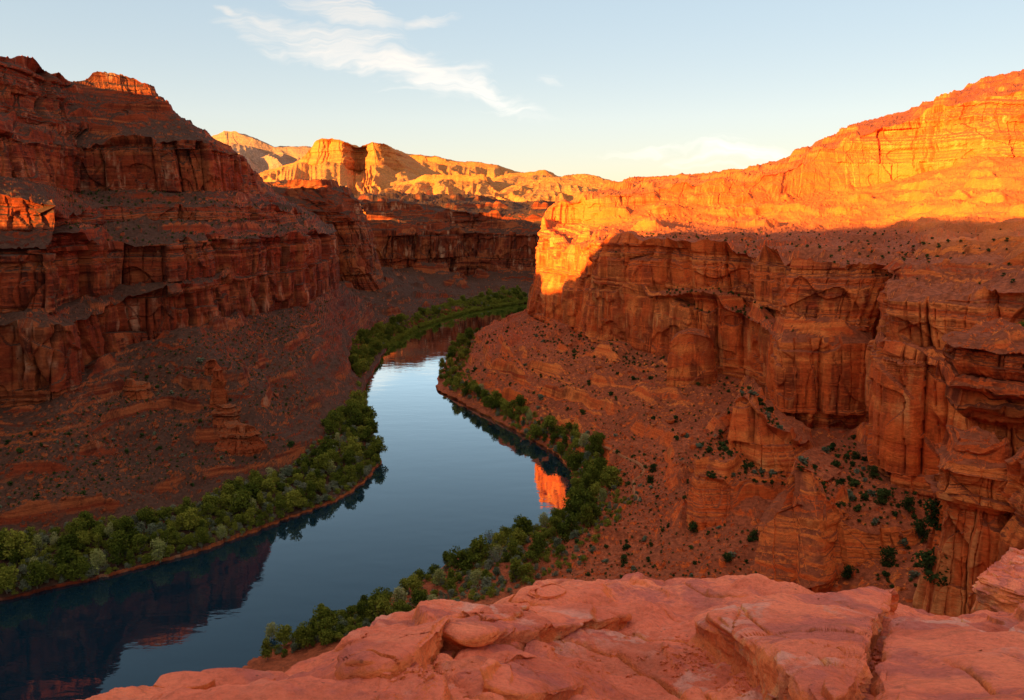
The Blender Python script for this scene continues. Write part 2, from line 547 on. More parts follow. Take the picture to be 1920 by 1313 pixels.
mx = g.n('ShaderNodeMixShader', {0: fac, 1: df.outputs[0], 2: gl.outputs[0]})
g.n('ShaderNodeOutputMaterial', {0: mx.outputs[0]})
M['water'] = w_

# ------------------------------------------------------------------ water and far ground
me = raw_mesh('river', np.array([(-700, -300, 0), (500, -300, 0), (500, 1500, 0), (-700, 1500, 0)]), np.array([[0, 1, 2, 3]]))
tag(link('river', me, M['water']), kind='structure')

# ------------------------------------------------------------------ left canyon wall
def z(px, py, zz):
    return (px, py, None, zz)


def flank(x0, y0, x1, y1, top, back=None):
    """a wall station outside the picture: from the shore (x0,y0) to the crest (x1,y1,top)"""
    f = (0, .02, .1, .25, .4, .42, .46, .48, .55, .58, .66, .70, .80, .88)
    hz = [-2, 1, 8, 20, 40, 69, 72, 99, 106, 120, 128, .45, .6, 1]
    r = []
    for i, (a, h) in enumerate(zip(f, hz)):
        if i >= 11:
            h = 128 + (top - 128) * h
        r.append(('w', x0 + (x1 - x0) * a, y0 + (y1 - y0) * a, h))
    return r + [('w', *back) if back else ('w', x1 * 1.35, y1 + (y1 - y0) * .35, top - 4)]


left = [  # first seven stations are unseen, crests shaped to cast the canyon's shadow edge
    flank(-150, -420, -290, -430, 240), flank(-170, -150, -305, -160, 240), flank(-190, -40, -325, -40, 237), flank(-205, 30, -340, 35, 235, (-440, -20, 228)),
    flank(-222, 72, -405, 60, 207, (-500, 5, 182)), flank(-222, 98, -480, 112, 171, (-650, 60, 168)), flank(-222, 125, -540, 160, 166),
    [('w', -215, 170, -2), ('w', -218, 171, 1), ('w', -245, 190, 8), ('w', -272, 215, 20), ('w', -300, 235, 35), ('w', -304, 238, 69), ('w', -312, 242, 72), ('w', -316, 246, 99),
     ('w', -330, 255, 106), ('w', -338, 260, 121), ('w', -365, 270, 130), ('w', -375, 275, 152), ('w', -395, 285, 162), ('w', -430, 300, 192), ('w', -560, 360, 192)],
    [z(0, 1140, -2), z(0, 1122, 1), z(0, 1000, 8), (0, 880, 294), (0, 771, 325), (0, 612, 330), (0, 592, 338), (0, 470, 344),
     (0, 440, 358), (0, 372, 366), (0, 335, 390), (0, 250, 400), (0, 215, 425), (-5, 108, 455), ('w', -420, 520, 196)],
    [z(130, 1108, -2), z(130, 1092, 1), z(130, 985, 8), (115, 870, 300), (104, 748, 330), (92, 611, 334), (88, 590, 342), (90, 470, 346),
     (100, 440, 358), (107, 400, 366), (70, 345, 420), (60, 270, 430), (60, 235, 450), (55, 124, 480), ('w', -400, 560, 196)],
    [z(230, 1085, -2), z(230, 1068, 1), z(230, 970, 8), (200, 850, 320), (183, 694, 362), (168, 597, 366), (135, 575, 372), (130, 440, 376),
     (128, 425, 380), (126, 410, 384), (120, 356, 455), (112, 272, 462), (110, 236, 478), (104, 142, 505), ('w', -380, 600, 196)],
    [z(330, 1058, -2), z(330, 1042, 1), z(330, 945, 8), (285, 800, 345), (231, 654, 392), (218, 570, 396), (204, 547, 408), (208, 466, 412),
     (200, 420, 450), (190, 385, 455), (145, 362, 484), (148, 277, 488), (165, 240, 506), (133, 158, 530), ('w', -360, 640, 196)],
    [z(430, 1028, -2), z(430, 1010, 1), z(430, 905, 8), (380, 760, 365), (328, 632, 410), (326, 544, 414), (322, 528, 424), (318, 455, 430),
     (300, 415, 470), (300, 388, 474), (285, 361, 495), (270, 268, 500), (235, 224, 530), (222, 147, 548), ('w', -330, 680, 196)],
    [z(540, 985, -2), z(540, 968, 1), z(540, 870, 8), (480, 720, 400), (419, 597, 455), (415, 523, 458), (410, 515, 462), (402, 447, 466),
     (420, 415, 492), (410, 388, 496), (400, 361, 512), (388, 268, 516), (340, 228, 540), (296, 181, 552), ('w', -310, 700, 186)],
    [z(640, 945, -2), z(636, 930, 1), z(620, 840, 9), (560, 690, 440), (478, 592, 500), (476, 520, 504), (476, 512, 506), (480, 447, 510),
     (470, 415, 532), (465, 390, 536), (452, 361, 556), (442, 295, 562), (400, 266, 580), (345, 234, 592), ('w', -300, 740, 172)],
    [z(714, 880, -2), z(708, 868, 1), z(690, 790, 9), (625, 660, 510), (572, 572, 575), (572, 500, 580), (572, 492, 582), (568, 442, 586),
     (560, 425, 606), (545, 400, 612), (500, 380, 640), (472, 325, 650), (454, 311, 665), (434, 290, 682), ('w', -330, 800, 156)],
    [z(685, 745, -2), z(680, 738, 1), z(665, 690, 5), (650, 600, 640), (632, 542, 705), (630, 480, 710), (630, 472, 712), (628, 438, 716),
     (600, 415, 745), (590, 405, 750), (560, 395, 780), (520, 370, 800), (492, 345, 820), (474, 327, 840), ('w', -360, 900, 146)],
    [z(735, 640, -2), z(732, 638, 1), z(715, 622, 5), ('w', -140, 790, 20), ('w', -190, 850, 42), ('w', -194, 855, 70), ('w', -196, 857, 72), ('w', -200, 860, 92),
     ('w', -215, 872, 100), ('w', -220, 875, 106), ('w', -240, 890, 112), ('w', -260, 905, 122), ('w', -280, 915, 130), ('w', -300, 930, 136), ('w', -400, 990, 136)],
]
def extend(rows, dx, dy, n, drop=0):
    for r in rows:
        a = W(r[-1])
        r.append(('w', a[0] + dx, a[1] + dy, a[2] - drop))


extend(left[:5], -400, -700, 0)
extend(left[5:7], -700, -600, 0)
extend(left[7:], -700, -120, 0)
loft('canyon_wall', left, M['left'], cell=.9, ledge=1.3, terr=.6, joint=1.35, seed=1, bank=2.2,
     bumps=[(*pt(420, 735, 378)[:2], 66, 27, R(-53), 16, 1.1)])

# the second headland and the far wall behind it
head = [
    [z(735, 640, -2), z(733, 638, 1), z(722, 622, 6), (690, 570, 800), (640, 536, 880), (610, 480, 886), (600, 440, 895), (590, 400, 900), (560, 380, 915), (530, 362, 930), (510, 345, 950), ('w', -330, 1100, 140)],
    [z(780, 617, -2), z(778, 615, 1), z(765, 604, 6), (730, 572, 840), (668, 545, 880), (655, 480, 884), (648, 440, 890), (640, 400, 894), (618, 375, 905), (598, 352, 918), (575, 340, 940), ('w', -280, 1100, 145)],
    [z(829, 598, -2), z(826, 596, 1), z(810, 588, 6), (770, 565, 880), (724, 546, 905), (700, 515, 908), (696, 480, 912), (686, 440, 916), (675, 415, 922), (668, 375, 930), (625, 347, 955), ('w', -250, 1120, 142)],
    [z(860, 590, -2), z(858, 588, 1), z(850, 580, 6), ('w', -105, 985, 18), ('w', -160, 990, 34), ('w', -168, 992, 60), ('w', -172, 994, 80), ('w', -180, 996, 104), ('w', -188, 998, 118), ('w', -196, 1000, 128), ('w', -215, 1010, 138), ('w', -260, 1120, 138)],
    [z(880, 584, -2), z(878, 583, 1), z(868, 574, 6), ('w', -120, 1060, 18), ('w', -190, 1090, 34), ('w', -196, 1092, 60), ('w', -200, 1094, 80), ('w', -206, 1096, 104), ('w', -212, 1098, 108), ('w', -220, 1100, 112), ('w', -236, 1110, 116), ('w', -300, 1200, 116)],
]
head.insert(0, [e if i < 3 else ('w', W(e)[0] - 75, W(e)[1] - 40, W(e)[2]) for i, e in enumerate(head[0])])
extend(head, -500, 200, 0, 10)
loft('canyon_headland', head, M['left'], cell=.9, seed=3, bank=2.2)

farw = [
    [z(850, 591, -2), z(848, 590, 1), z(790, 560, 8), (735, 530, 1060), (690, 512, 1120), (690, 480, 1124), (692, 445, 1128), (690, 425, 1140), (680, 392, 1170), (672, 380, 1230), (660, 370, 1320), ('w', -420, 1700, 118)],
    [z(880, 584, -2), z(878, 583, 1), z(840, 560, 8), (800, 525, 1080), (760, 505, 1130), (762, 480, 1134), (765, 440, 1138), (768, 420, 1148), (760, 394, 1170), (760, 384, 1240), (750, 366, 1340), ('w', -280, 1700, 124)],
    [z(928, 576, -2), z(926, 575, 1), z(900, 558, 8), (850, 525, 1090), (812, 500, 1140), (814, 480, 1144), (816, 440, 1148), (818, 425, 1158), (818, 397, 1180), (830, 388, 1250), (830, 370, 1350), ('w', -160, 1700, 124)],
    [z(950, 572, -2), z(948, 571, 1), z(930, 556, 8), (890, 535, 1100), (872, 520, 1170), (874, 490, 1174), (876, 440, 1178), (880, 430, 1190), (880, 400, 1200), (900, 391, 1270), (905, 378, 1360), ('w', -70, 1700, 122)],
    [z(980, 569, -2), z(978, 568, 1), z(965, 555, 8), (950, 530, 1120), (935, 505, 1160), (937, 480, 1164), (940, 440, 1168), (942, 425, 1180), (940, 402, 1200), (960, 393, 1270), (970, 384, 1360), ('w', 30, 1700, 120)],
    [z(1010, 566, -2), z(1008, 565, 1), z(1000, 552, 8), (1000, 530, 1120), (1000, 508, 1150), (1002, 480, 1154), (1004, 440, 1158), (1006, 428, 1170), (1010, 404, 1190), (1020, 395, 1270), (1030, 388, 1360), ('w', 120, 1700, 120)],
    [z(1100, 562, -2), z(1100, 561, 1), z(1100, 550, 8), (1100, 530, 1120), (1100, 508, 1150), (1102, 480, 1154), (1104, 440, 1158), (1106, 428, 1170), (1110, 404, 1190), (1120, 395, 1270), (1130, 388, 1360), ('w', 260, 1700, 120)],
]
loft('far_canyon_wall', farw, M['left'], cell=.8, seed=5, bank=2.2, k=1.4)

# ------------------------------------------------------------------ right canyon wall
right = [
    [('w', 62, 905, -2), ('w', 64, 900, 1), ('w', 72, 880, 6), ('w', 86, 850, 25), ('w', 104, 800, 40), ('w', 106, 797, 75), ('w', 108, 795, 78), ('w', 111, 792, 100), ('w', 115, 790, 103),
     ('w', 119, 788, 105), ('w', 123, 786, 106), ('w', 126, 784, 107), ('w', 129, 782, 113), ('w', 154, 780, 116), ('w', 290, 840, 116)],
    [z(936, 608, -2), z(940, 606, 1), z(952, 601, 4), ('w', 18, 690, 22), ('w', 30, 640, 40), ('w', 32, 638, 72), ('w', 34, 637, 75), ('w', 37, 636, 98), ('w', 39, 636, 102),
     ('w', 41, 635, 104), ('w', 43, 634, 106), ('w', 45, 633, 107), ('w', 48, 632, 113), ('w', 70, 640, 116), ('w', 220, 760, 116)],
    [z(845, 655, -2), z(850, 652, 1), z(880, 646, 5), (940, 615, 612), (990, 590, 585), (1000, 530, 587), (1001, 520, 588), (1008, 440, 592), (1012, 425, 594), (1015, 415, 597), (1018, 410, 600),
     (1019, 408, 601), (1022, 400, 604), (1032, 392, 640), (1100, 384, 800)],
    [z(813, 716, -2), z(820, 718, 1), z(860, 712, 5), (950, 660, 500), (1055, 620, 520), (1062, 545, 523), (1063, 538, 525), (1075, 475, 530), (1082, 464, 545), (1062, 450, 572), (1058, 440, 585),
     (1059, 425, 592), (1062, 386, 600), (1082, 378, 640), (1160, 370, 800)],
    [z(870, 760, -2), z(874, 757, 1), z(905, 745, 6), (1000, 690, 455), (1110, 640, 468), (1115, 545, 471), (1116, 540, 472), (1120, 455, 476), (1130, 448, 495), (1142, 440, 530), (1132, 425, 560),
     (1131, 405, 567), (1130, 370, 575), (1150, 349, 690), (1200, 345, 850)],
    [z(985, 822, -2), z(990, 818, 1), z(1015, 800, 6), (1100, 730, 410), (1205, 662, 425), (1210, 555, 428), (1215, 548, 430), (1215, 455, 434), (1230, 450, 455), (1242, 440, 490), (1225, 415, 560),
     (1222, 392, 578), (1215, 360, 588), (1225, 341, 720), (1260, 338, 900)],
    [z(1050, 865, -2), z(1056, 860, 1), z(1085, 845, 6), (1180, 770, 372), (1290, 690, 392), (1290, 560, 396), (1295, 545, 406), (1290, 468, 410), (1300, 462, 440), (1302, 445, 490), (1312, 420, 570),
     (1316, 390, 592), (1322, 348, 606), (1340, 332, 740), (1360, 331, 900)],
    [z(1070, 910, -2), z(1080, 905, 1), z(1130, 885, 8), (1260, 800, 345), (1400, 725, 368), (1395, 600, 372), (1400, 580, 384), (1400, 480, 390), (1410, 470, 420), (1420, 450, 490), (1430, 420, 580),
     (1434, 385, 610), (1440, 335, 630), (1450, 308, 760), (1470, 310, 900)],
    [z(1060, 948, -2), z(1072, 945, 1), z(1150, 930, 8), (1320, 850, 300), (1468, 806, 300), (1465, 640, 306), (1470, 620, 314), (1485, 500, 320), (1492, 488, 345), (1520, 465, 440), (1540, 430, 560),
     (1543, 360, 640), (1545, 290, 665), (1562, 258, 780), (1580, 258, 900)],
    [z(1000, 988, -2), z(1015, 988, 1), z(1150, 975, 9), z(1400, 905, 28), (1595, 808, 298), (1600, 640, 304), (1602, 620, 310), (1640, 500, 316), (1655, 488, 345), (1640, 465, 440), (1640, 430, 560),
     (1632, 350, 650), (1620, 255, 672), (1615, 232, 790), (1640, 240, 900)],
    [z(930, 1012, -2), z(945, 1015, 1), z(1120, 1010, 9), z(1420, 985, 24), (1640, 795, 300), (1640, 650, 318), (1645, 630, 326), (1690, 510, 332), (1700, 490, 350), (1700, 465, 430), (1700, 435, 540),
     (1700, 335, 640), (1700, 228, 664), (1725, 205, 780), (1740, 215, 900)],
    [z(850, 1045, -2), z(865, 1048, 1), z(1080, 1050, 9), z(1420, 1070, 20), (1645, 905, 232), (1652, 650, 238), (1668, 640, 244), (1665, 560, 246), (1680, 540, 262), (1740, 470, 420), (1760, 430, 520),
     (1765, 315, 620), (1770, 205, 645), (1802, 172, 760), (1820, 180, 900)],
    [z(780, 1085, -2), z(795, 1090, 1), z(1050, 1095, 10), z(1450, 1110, 19), (1785, 955, 215), (1790, 690, 222), (1800, 660, 228), (1790, 560, 232), (1800, 535, 250), (1830, 480, 400), (1850, 435, 480),
     (1855, 300, 600), (1860, 185, 626), (1850, 155, 740), (1870, 160, 900)],
    [z(600, 1165, -2), z(615, 1170, 1), z(1000, 1150, 12), z(1600, 1160, 20), (1990, 960, 190), (2000, 700, 196), (2010, 680, 200), (2000, 560, 206), (2020, 530, 220), (2050, 480, 360), (2060, 440, 450),
     (2055, 290, 590), (2050, 160, 620), (2050, 125, 740), (2060, 130, 900)],
    [z(231, 1288, -2), ('w', -75, 168, 1), ('w', -20, 130, 12), ('w', 30, 90, 32), ('w', 90, 70, 50), ('w', 92, 66, 80), ('w', 94, 64, 82), ('w', 96, 60, 95), ('w', 110, 55, 97), ('w', 180, 90, 97), ('w', 300, 150, 100),
     ('w', 440, 270, 160), ('w', 480, 300, 195), ('w', 560, 330, 210), ('w', 700, 400, 210)],
    [('w', -140, 60, -2), ('w', -135, 60, 1), ('w', -80, 40, 12), ('w', -20, 20, 40), ('w', 5, 0, 60), ('w', 8, -2, 90), ('w', 9, -3, 92), ('w', 11, -5, 104), ('w', 20, -10, 106), ('w', 60, -30, 106), ('w', 200, -60, 110),
     ('w', 280, -75, 130), ('w', 300, -80, 150), ('w', 360, -100, 160), ('w', 500, -150, 160)],
]
def steps(rows):
    """three more levels (a low cliff on a ledge) between the rim bench and the lit foot"""
    own = {10: [(1695, 498, 362), (1698, 492, 378), (1702, 474, 384)], 11: [(1685, 504, 268), (1700, 499, 292), (1735, 462, 299)],
           12: [(1793, 497, 256), (1802, 490, 280), (1818, 456, 287)], 13: [(2018, 494, 226), (2030, 487, 248), (2040, 452, 255)]}
    for i, r in enumerate(rows):
        a_, b_ = np.array(W(r[8])), np.array(W(r[9]))
        r[9:9] = own.get(i) or [('w', *(a_ + (b_ - a_) * f)) for f in (.12, .5, .62)]
    for i, up_ in ((10, 4), (11, 7), (12, 7), (13, 7)):
        for j in (12, 13):
            x, y, zz = W(rows[i][j])
            rows[i][j] = ('w', x, y, zz + up_)


steps(right)
loft('canyon_wall', right, M['right'], cell=.9, ledge=1.15, terr=.75, ledgy=LEDGY_R, seed=11, bank=2.2)


# ------------------------------------------------------------------ spurs, blocks and pillars along the foot of the right wall
def lump(name, foot, top, mid, mat, cell=.8, k=.6, seed=0, drop=7.0, kind='structure', shoulder=None, **kw):
    """a closed block of rock: foot ring, top ring, centre of the top"""
    m_ = W(mid)
    st = []
    for i, (a, b) in enumerate(zip(foot, top)):
        a, b = W(a), W(b)
        s_ = [('w', a[0], a[1], a[2] - drop), ('w', *a)]
        if shoulder:
            for (f, dz) in shoulder:
                s_.append(('w', a[0] + (b[0] - a[0]) * f, a[1] + (b[1] - a[1]) * f, a[2] + (b[2] - a[2]) * dz))
        s_ += [('w', *b), ('w', b[0] + (m_[0] - b[0]) * .3, b[1] + (m_[1] - b[1]) * .3, b[2] + (m_[2] - b[2]) * .45), ('w', b[0] + (m_[0] - b[0]) * .97, b[1] + (m_[1] - b[1]) * .97, m_[2])]
        st.append(s_)
    return loft(name, st, mat, cell=cell, k=k, seed=seed, closed=True, kind=kind, **kw)


RS = M['right']
lump('rock_spur', [(1285, 965, 240), (1310, 978, 237), (1345, 984, 235), (1392, 960, 240), (1465, 947, 243), (1520, 920, 252), (1500, 850, 285), (1400, 800, 285), (1310, 850, 265)],
     [(1297, 858, 250), (1306, 890, 244), (1350, 906, 241), (1394, 920, 245), (1475, 918, 248), (1510, 905, 256), (1490, 830, 282), (1395, 775, 280), (1325, 825, 262)], (1400, 845, 262), RS, seed=21, amp=.6, k=.8)
lump('rock_spur', [(1368, 832, 260), (1395, 850, 257), (1432, 888, 250), (1482, 895, 250), (1515, 870, 256), (1530, 830, 285), (1440, 770, 300), (1385, 790, 282)],
     [(1376, 755, 265), (1396, 748, 262), (1432, 790, 255), (1466, 822, 254), (1508, 838, 259), (1510, 815, 285), (1430, 745, 298), (1392, 737, 282)], (1440, 785, 272), RS, seed=22, amp=.6, k=.8)
lump('rock_spur', [(1415, 1085, 196), (1470, 1100, 192), (1530, 1100, 192), (1575, 1095, 193), (1608, 1060, 199), (1660, 1050, 199), (1760, 1010, 204), (1700, 900, 235), (1600, 840, 260), (1490, 880, 232), (1455, 985, 212)],
     [(1432, 985, 203), (1465, 965, 203), (1500, 950, 203), (1545, 955, 203), (1592, 985, 203), (1652, 997, 202), (1730, 985, 206), (1690, 885, 234), (1590, 825, 262), (1494, 862, 236), (1486, 905, 216)], (1600, 915, 222), RS, seed=23, k=.9, amp=.55)
lump('rock_spur', [(1500, 1110, 189), (1540, 1102, 188), (1575, 1085, 192), (1560, 1000, 205), (1500, 960, 212), (1478, 1000, 205)],
     [(1494, 880, 212), (1520, 885, 208), (1560, 955, 203), (1580, 960, 210), (1560, 880, 225), (1500, 862, 226)], (1535, 905, 215), RS, seed=27, k=.8, amp=.55)
# slab that has split off the wall
lump('detached_slab', [(1250, 706, 374), (1290, 714, 369), (1330, 708, 371), (1348, 692, 380), (1312, 682, 386), (1262, 682, 385)],
     [(1254, 645, 377), (1280, 626, 374), (1326, 634, 374), (1340, 650, 381), (1314, 625, 385), (1274, 624, 383)], (1300, 616, 379), RS, seed=25, k=.4, ledge=.5, joint=.3, amp=.6, kind=None)
tag(bpy.data.objects['detached_slab'], 'huge detached block of red rock leaning at the foot of the right canyon wall', 'boulder')
# near pillars and the overhanging shelf at the right edge
def ring(cx, cy, rx, ry, zz, n=9, seed=0):
    r = random.Random(seed)
    return [('w', cx + rx * math.cos(2 * math.pi * i / n) * r.uniform(.85, 1.15), cy + ry * math.sin(2 * math.pi * i / n) * r.uniform(.85, 1.15), zz) for i in range(n)]


lump('rock_pillar', ring(78.5, 131, 7.6, 8.5, 47, seed=1), ring(78.5, 131, 4.6, 5.5, 79, seed=1), ('w', 78.5, 131, 82.5), RS, seed=31, k=.4,
     shoulder=((.4, .35), (.5, .62), (.8, .70), (.15, .76), (.45, .84), (.2, .9)), drop=12)
lump('rock_pillar', ring(86, 117, 8.5, 9, 45, seed=2), ring(86, 117, 5.5, 6, 83, seed=2), ('w', 86, 117, 87), RS, seed=33, k=.4,
     shoulder=((.4, .35), (.5, .6), (.9, .68), (.2, .76), (.5, .85), (.2, .92)), drop=12)
lump('rock_shelf', [('w', 84, 140, 60), ('w', 90, 136, 60), ('w', 105, 134, 60), ('w', 122, 138, 62), ('w', 122, 150, 64), ('w', 104, 152, 66), ('w', 90, 149, 64), ('w', 85, 145, 62)],
     [('w', 77, 138, 94.8), ('w', 84, 131.5, 95), ('w', 102, 129, 95.4), ('w', 126, 134, 96), ('w', 126, 151, 97), ('w', 104, 153, 97), ('w', 85, 148, 96.4), ('w', 78, 144, 95.4)], ('w', 103, 141, 97.2), RS, seed=35, k=.4,
     shoulder=((.1, .4), (.25, .6), (.75, .68), (.5, .74), (1.05, .8), (.8, .86), (1.06, .93)), drop=14, ledge=1.6)

# ------------------------------------------------------------------ far country
FM = M['far']
M['mesa'] = rock_mat('grey_sandstone', [(.26, .12, .07), (.36, .18, .10), (.42, .22, .12), (.34, .16, .09), (.46, .26, .15)], (.38, .20, .12), k=6.0, streak=.3)
def far_loft(name, rows, seed, gully, cell=.8, k=4.0, mat=None, **kw):
    return loft(name, rows, mat or FM, cell=cell, k=k, seed=seed, gully=gully, amp=.55, smid=2.5, **kw)

far_loft('plateau', [[('w', x0, 1500, 30), ('w', x0, 1520, 100), ('w', x1, 2600, 108), ('w', x2, 5200, 112), ('w', x3, 14000, 114), ('w', x4, 40000, 116)]
         for x0, x1, x2, x3, x4 in ((-1500, -2600, -5200, -14000, -40000), (-750, -1300, -2600, -7000, -20000), (0, 0, 0, 0, 0), (750, 1300, 2600, 7000, 20000), (1500, 2600, 5200, 14000, 40000))], 41, 0, terr=.3)
# the great butte
far_loft('butte', [
    [(440, 378, 2000), (440, 372, 2100), (440, 350, 2400), (440, 345, 2420), (440, 346, 2700)],
    [(500, 380, 1900), (500, 370, 2050), (500, 328, 2450), (500, 322, 2470), (500, 335, 2800)],
    [(550, 382, 1850), (550, 368, 2000), (556, 312, 2400), (560, 302, 2415), (575, 320, 2800)],
    [(600, 384, 1800), (600, 368, 1960), (600, 308, 2340), (604, 264, 2360), (640, 275, 2700)],
    [(640, 386, 1800), (640, 368, 1960), (640, 312, 2330), (645, 268, 2350), (680, 280, 2700)],
    [(670, 386, 1800), (675, 368, 2000), (674, 326, 2440), (672, 278, 2460), (700, 285, 2700)],
    [(700, 386, 1800), (705, 368, 1960), (705, 312, 2330), (700, 267, 2350), (720, 280, 2700)],
    [(750, 387, 1800), (755, 370, 1960), (745, 318, 2380), (735, 281, 2400), (760, 290, 2800)],
    [(800, 387, 1800), (810, 375, 2000), (790, 338, 2450), (752, 300, 2480), (790, 310, 2900)],
    [(860, 387, 1800), (870, 380, 2050), (850, 352, 2500), (800, 330, 2600), (830, 330, 3000)],
    [(930, 387, 1800), (930, 383, 2100), (900, 365, 2600), (860, 350, 2700), (880, 350, 3100)],
], 43, 62, terr=.25)
far_loft('far_ridge', [
    [(700, 375, 2900), (700, 345, 3000), (715, 305, 3300), (715, 296, 3320), (730, 300, 3900)],
    [(760, 375, 2900), (760, 345, 3000), (760, 305, 3300), (760, 291, 3320), (775, 296, 3900)],
    [(810, 375, 2900), (810, 345, 3000), (808, 308, 3300), (806, 293, 3320), (830, 300, 3900)],
    [(850, 375, 2900), (850, 345, 3000), (850, 314, 3300), (845, 303, 3330), (870, 306, 3900)],
    [(920, 375, 2900), (920, 348, 3000), (920, 318, 3300), (922, 309, 3340), (935, 314, 3900)],
    [(970, 375, 2900), (970, 350, 3050), (965, 330, 3350), (960, 322, 3400), (975, 326, 3900)],
    [(1060, 375, 2900), (1060, 360, 3100), (1060, 345, 3400), (1060, 338, 3450), (1080, 340, 3900)],
], 45, 90, terr=.3)
far_loft('far_ridge', [
    [(700, 384, 1750), (710, 370, 1850), (740, 350, 2000), (745, 345, 2010), (760, 352, 2300)],
    [(780, 384, 1750), (785, 368, 1830), (800, 342, 1960), (802, 333, 1970), (815, 340, 2300)],
    [(860, 384, 1750), (862, 366, 1830), (862, 340, 1960), (862, 331, 1970), (870, 338, 2300)],
    [(905, 384, 1750), (905, 366, 1830), (906, 342, 1960), (906, 332, 1970), (912, 338, 2300)],
    [(950, 384, 1750), (945, 370, 1830), (930, 355, 1980), (925, 345, 2000), (940, 350, 2300)],
    [(1000, 384, 1750), (995, 376, 1830), (975, 368, 1990), (965, 362, 2010), (980, 364, 2300)],
], 47, 45, terr=.3)
far_loft('far_ridge', [
    [(900, 385, 1900), (905, 375, 2050), (915, 345, 2350), (918, 337, 2370), (930, 342, 2800)],
    [(960, 385, 1900), (960, 370, 2050), (960, 335, 2350), (962, 327, 2370), (975, 332, 2800)],
    [(1015, 385, 1900), (1015, 370, 2050), (1015, 332, 2350), (1016, 321, 2370), (1030, 328, 2800)],
    [(1060, 385, 1900), (1058, 372, 2050), (1050, 345, 2350), (1046, 332, 2370), (1060, 338, 2800)],
    [(1120, 385, 1900), (1120, 372, 2050), (1105, 350, 2350), (1085, 327, 2400), (1100, 332, 2800)],
    [(1180, 385, 1900), (1180, 375, 2050), (1165, 360, 2350), (1140, 340, 2400), (1150, 344, 2800)],
    [(1260, 385, 1900), (1260, 378, 2050), (1240, 370, 2350), (1220, 360, 2400), (1230, 362, 2800)],
], 49, 60, terr=.3)
far_loft('far_hill', [
    [(870, 388, 1450), (880, 383, 1500), (900, 376, 1600), (910, 372, 1620), (930, 376, 1850)],
    [(930, 388, 1450), (935, 378, 1500), (950, 360, 1600), (955, 355, 1620), (965, 362, 1850)],
    [(990, 388, 1450), (992, 376, 1500), (1000, 348, 1600), (1004, 339, 1620), (1012, 346, 1850)],
    [(1040, 388, 1450), (1040, 374, 1500), (1035, 345, 1600), (1030, 334, 1620), (1036, 342, 1850)],
    [(1090, 388, 1450), (1090, 374, 1500), (1080, 352, 1600), (1070, 341, 1620), (1080, 348, 1850)],
    [(1150, 388, 1450), (1150, 376, 1500), (1140, 358, 1600), (1125, 347, 1620), (1135, 352, 1850)],
    [(1250, 388, 1450), (1250, 380, 1500), (1240, 372, 1600), (1230, 366, 1620), (1240, 368, 1850)],
], 51, 45, terr=.3)
far_loft('far_mesa', [
    [(300, 360, 3600), (300, 320, 3900), (300, 285, 4300), (300, 268, 4340), (300, 272, 5200)],
    [(380, 360, 3600), (385, 310, 3900), (392, 280, 4300), (395, 257, 4340), (400, 262, 5200)],
    [(440, 360, 3600), (440, 310, 3900), (436, 275, 4300), (432, 250, 4340), (440, 256, 5200)],
    [(500, 360, 3600), (500, 315, 3900), (488, 282, 4300), (478, 260, 4340), (490, 266, 5200)],
    [(560, 360, 3600), (560, 325, 3900), (540, 296, 4300), (520, 277, 4340), (530, 282, 5200)],
    [(600, 360, 3600), (600, 335, 3900), (580, 300, 4300), (572, 277, 4360), (590, 282, 5200)],
    [(680, 360, 3600), (680, 340, 3900), (660, 312, 4300), (650, 300, 4380), (660, 302, 5200)],
], 53, 110, terr=.3, k=6.0, mat=M['mesa'])

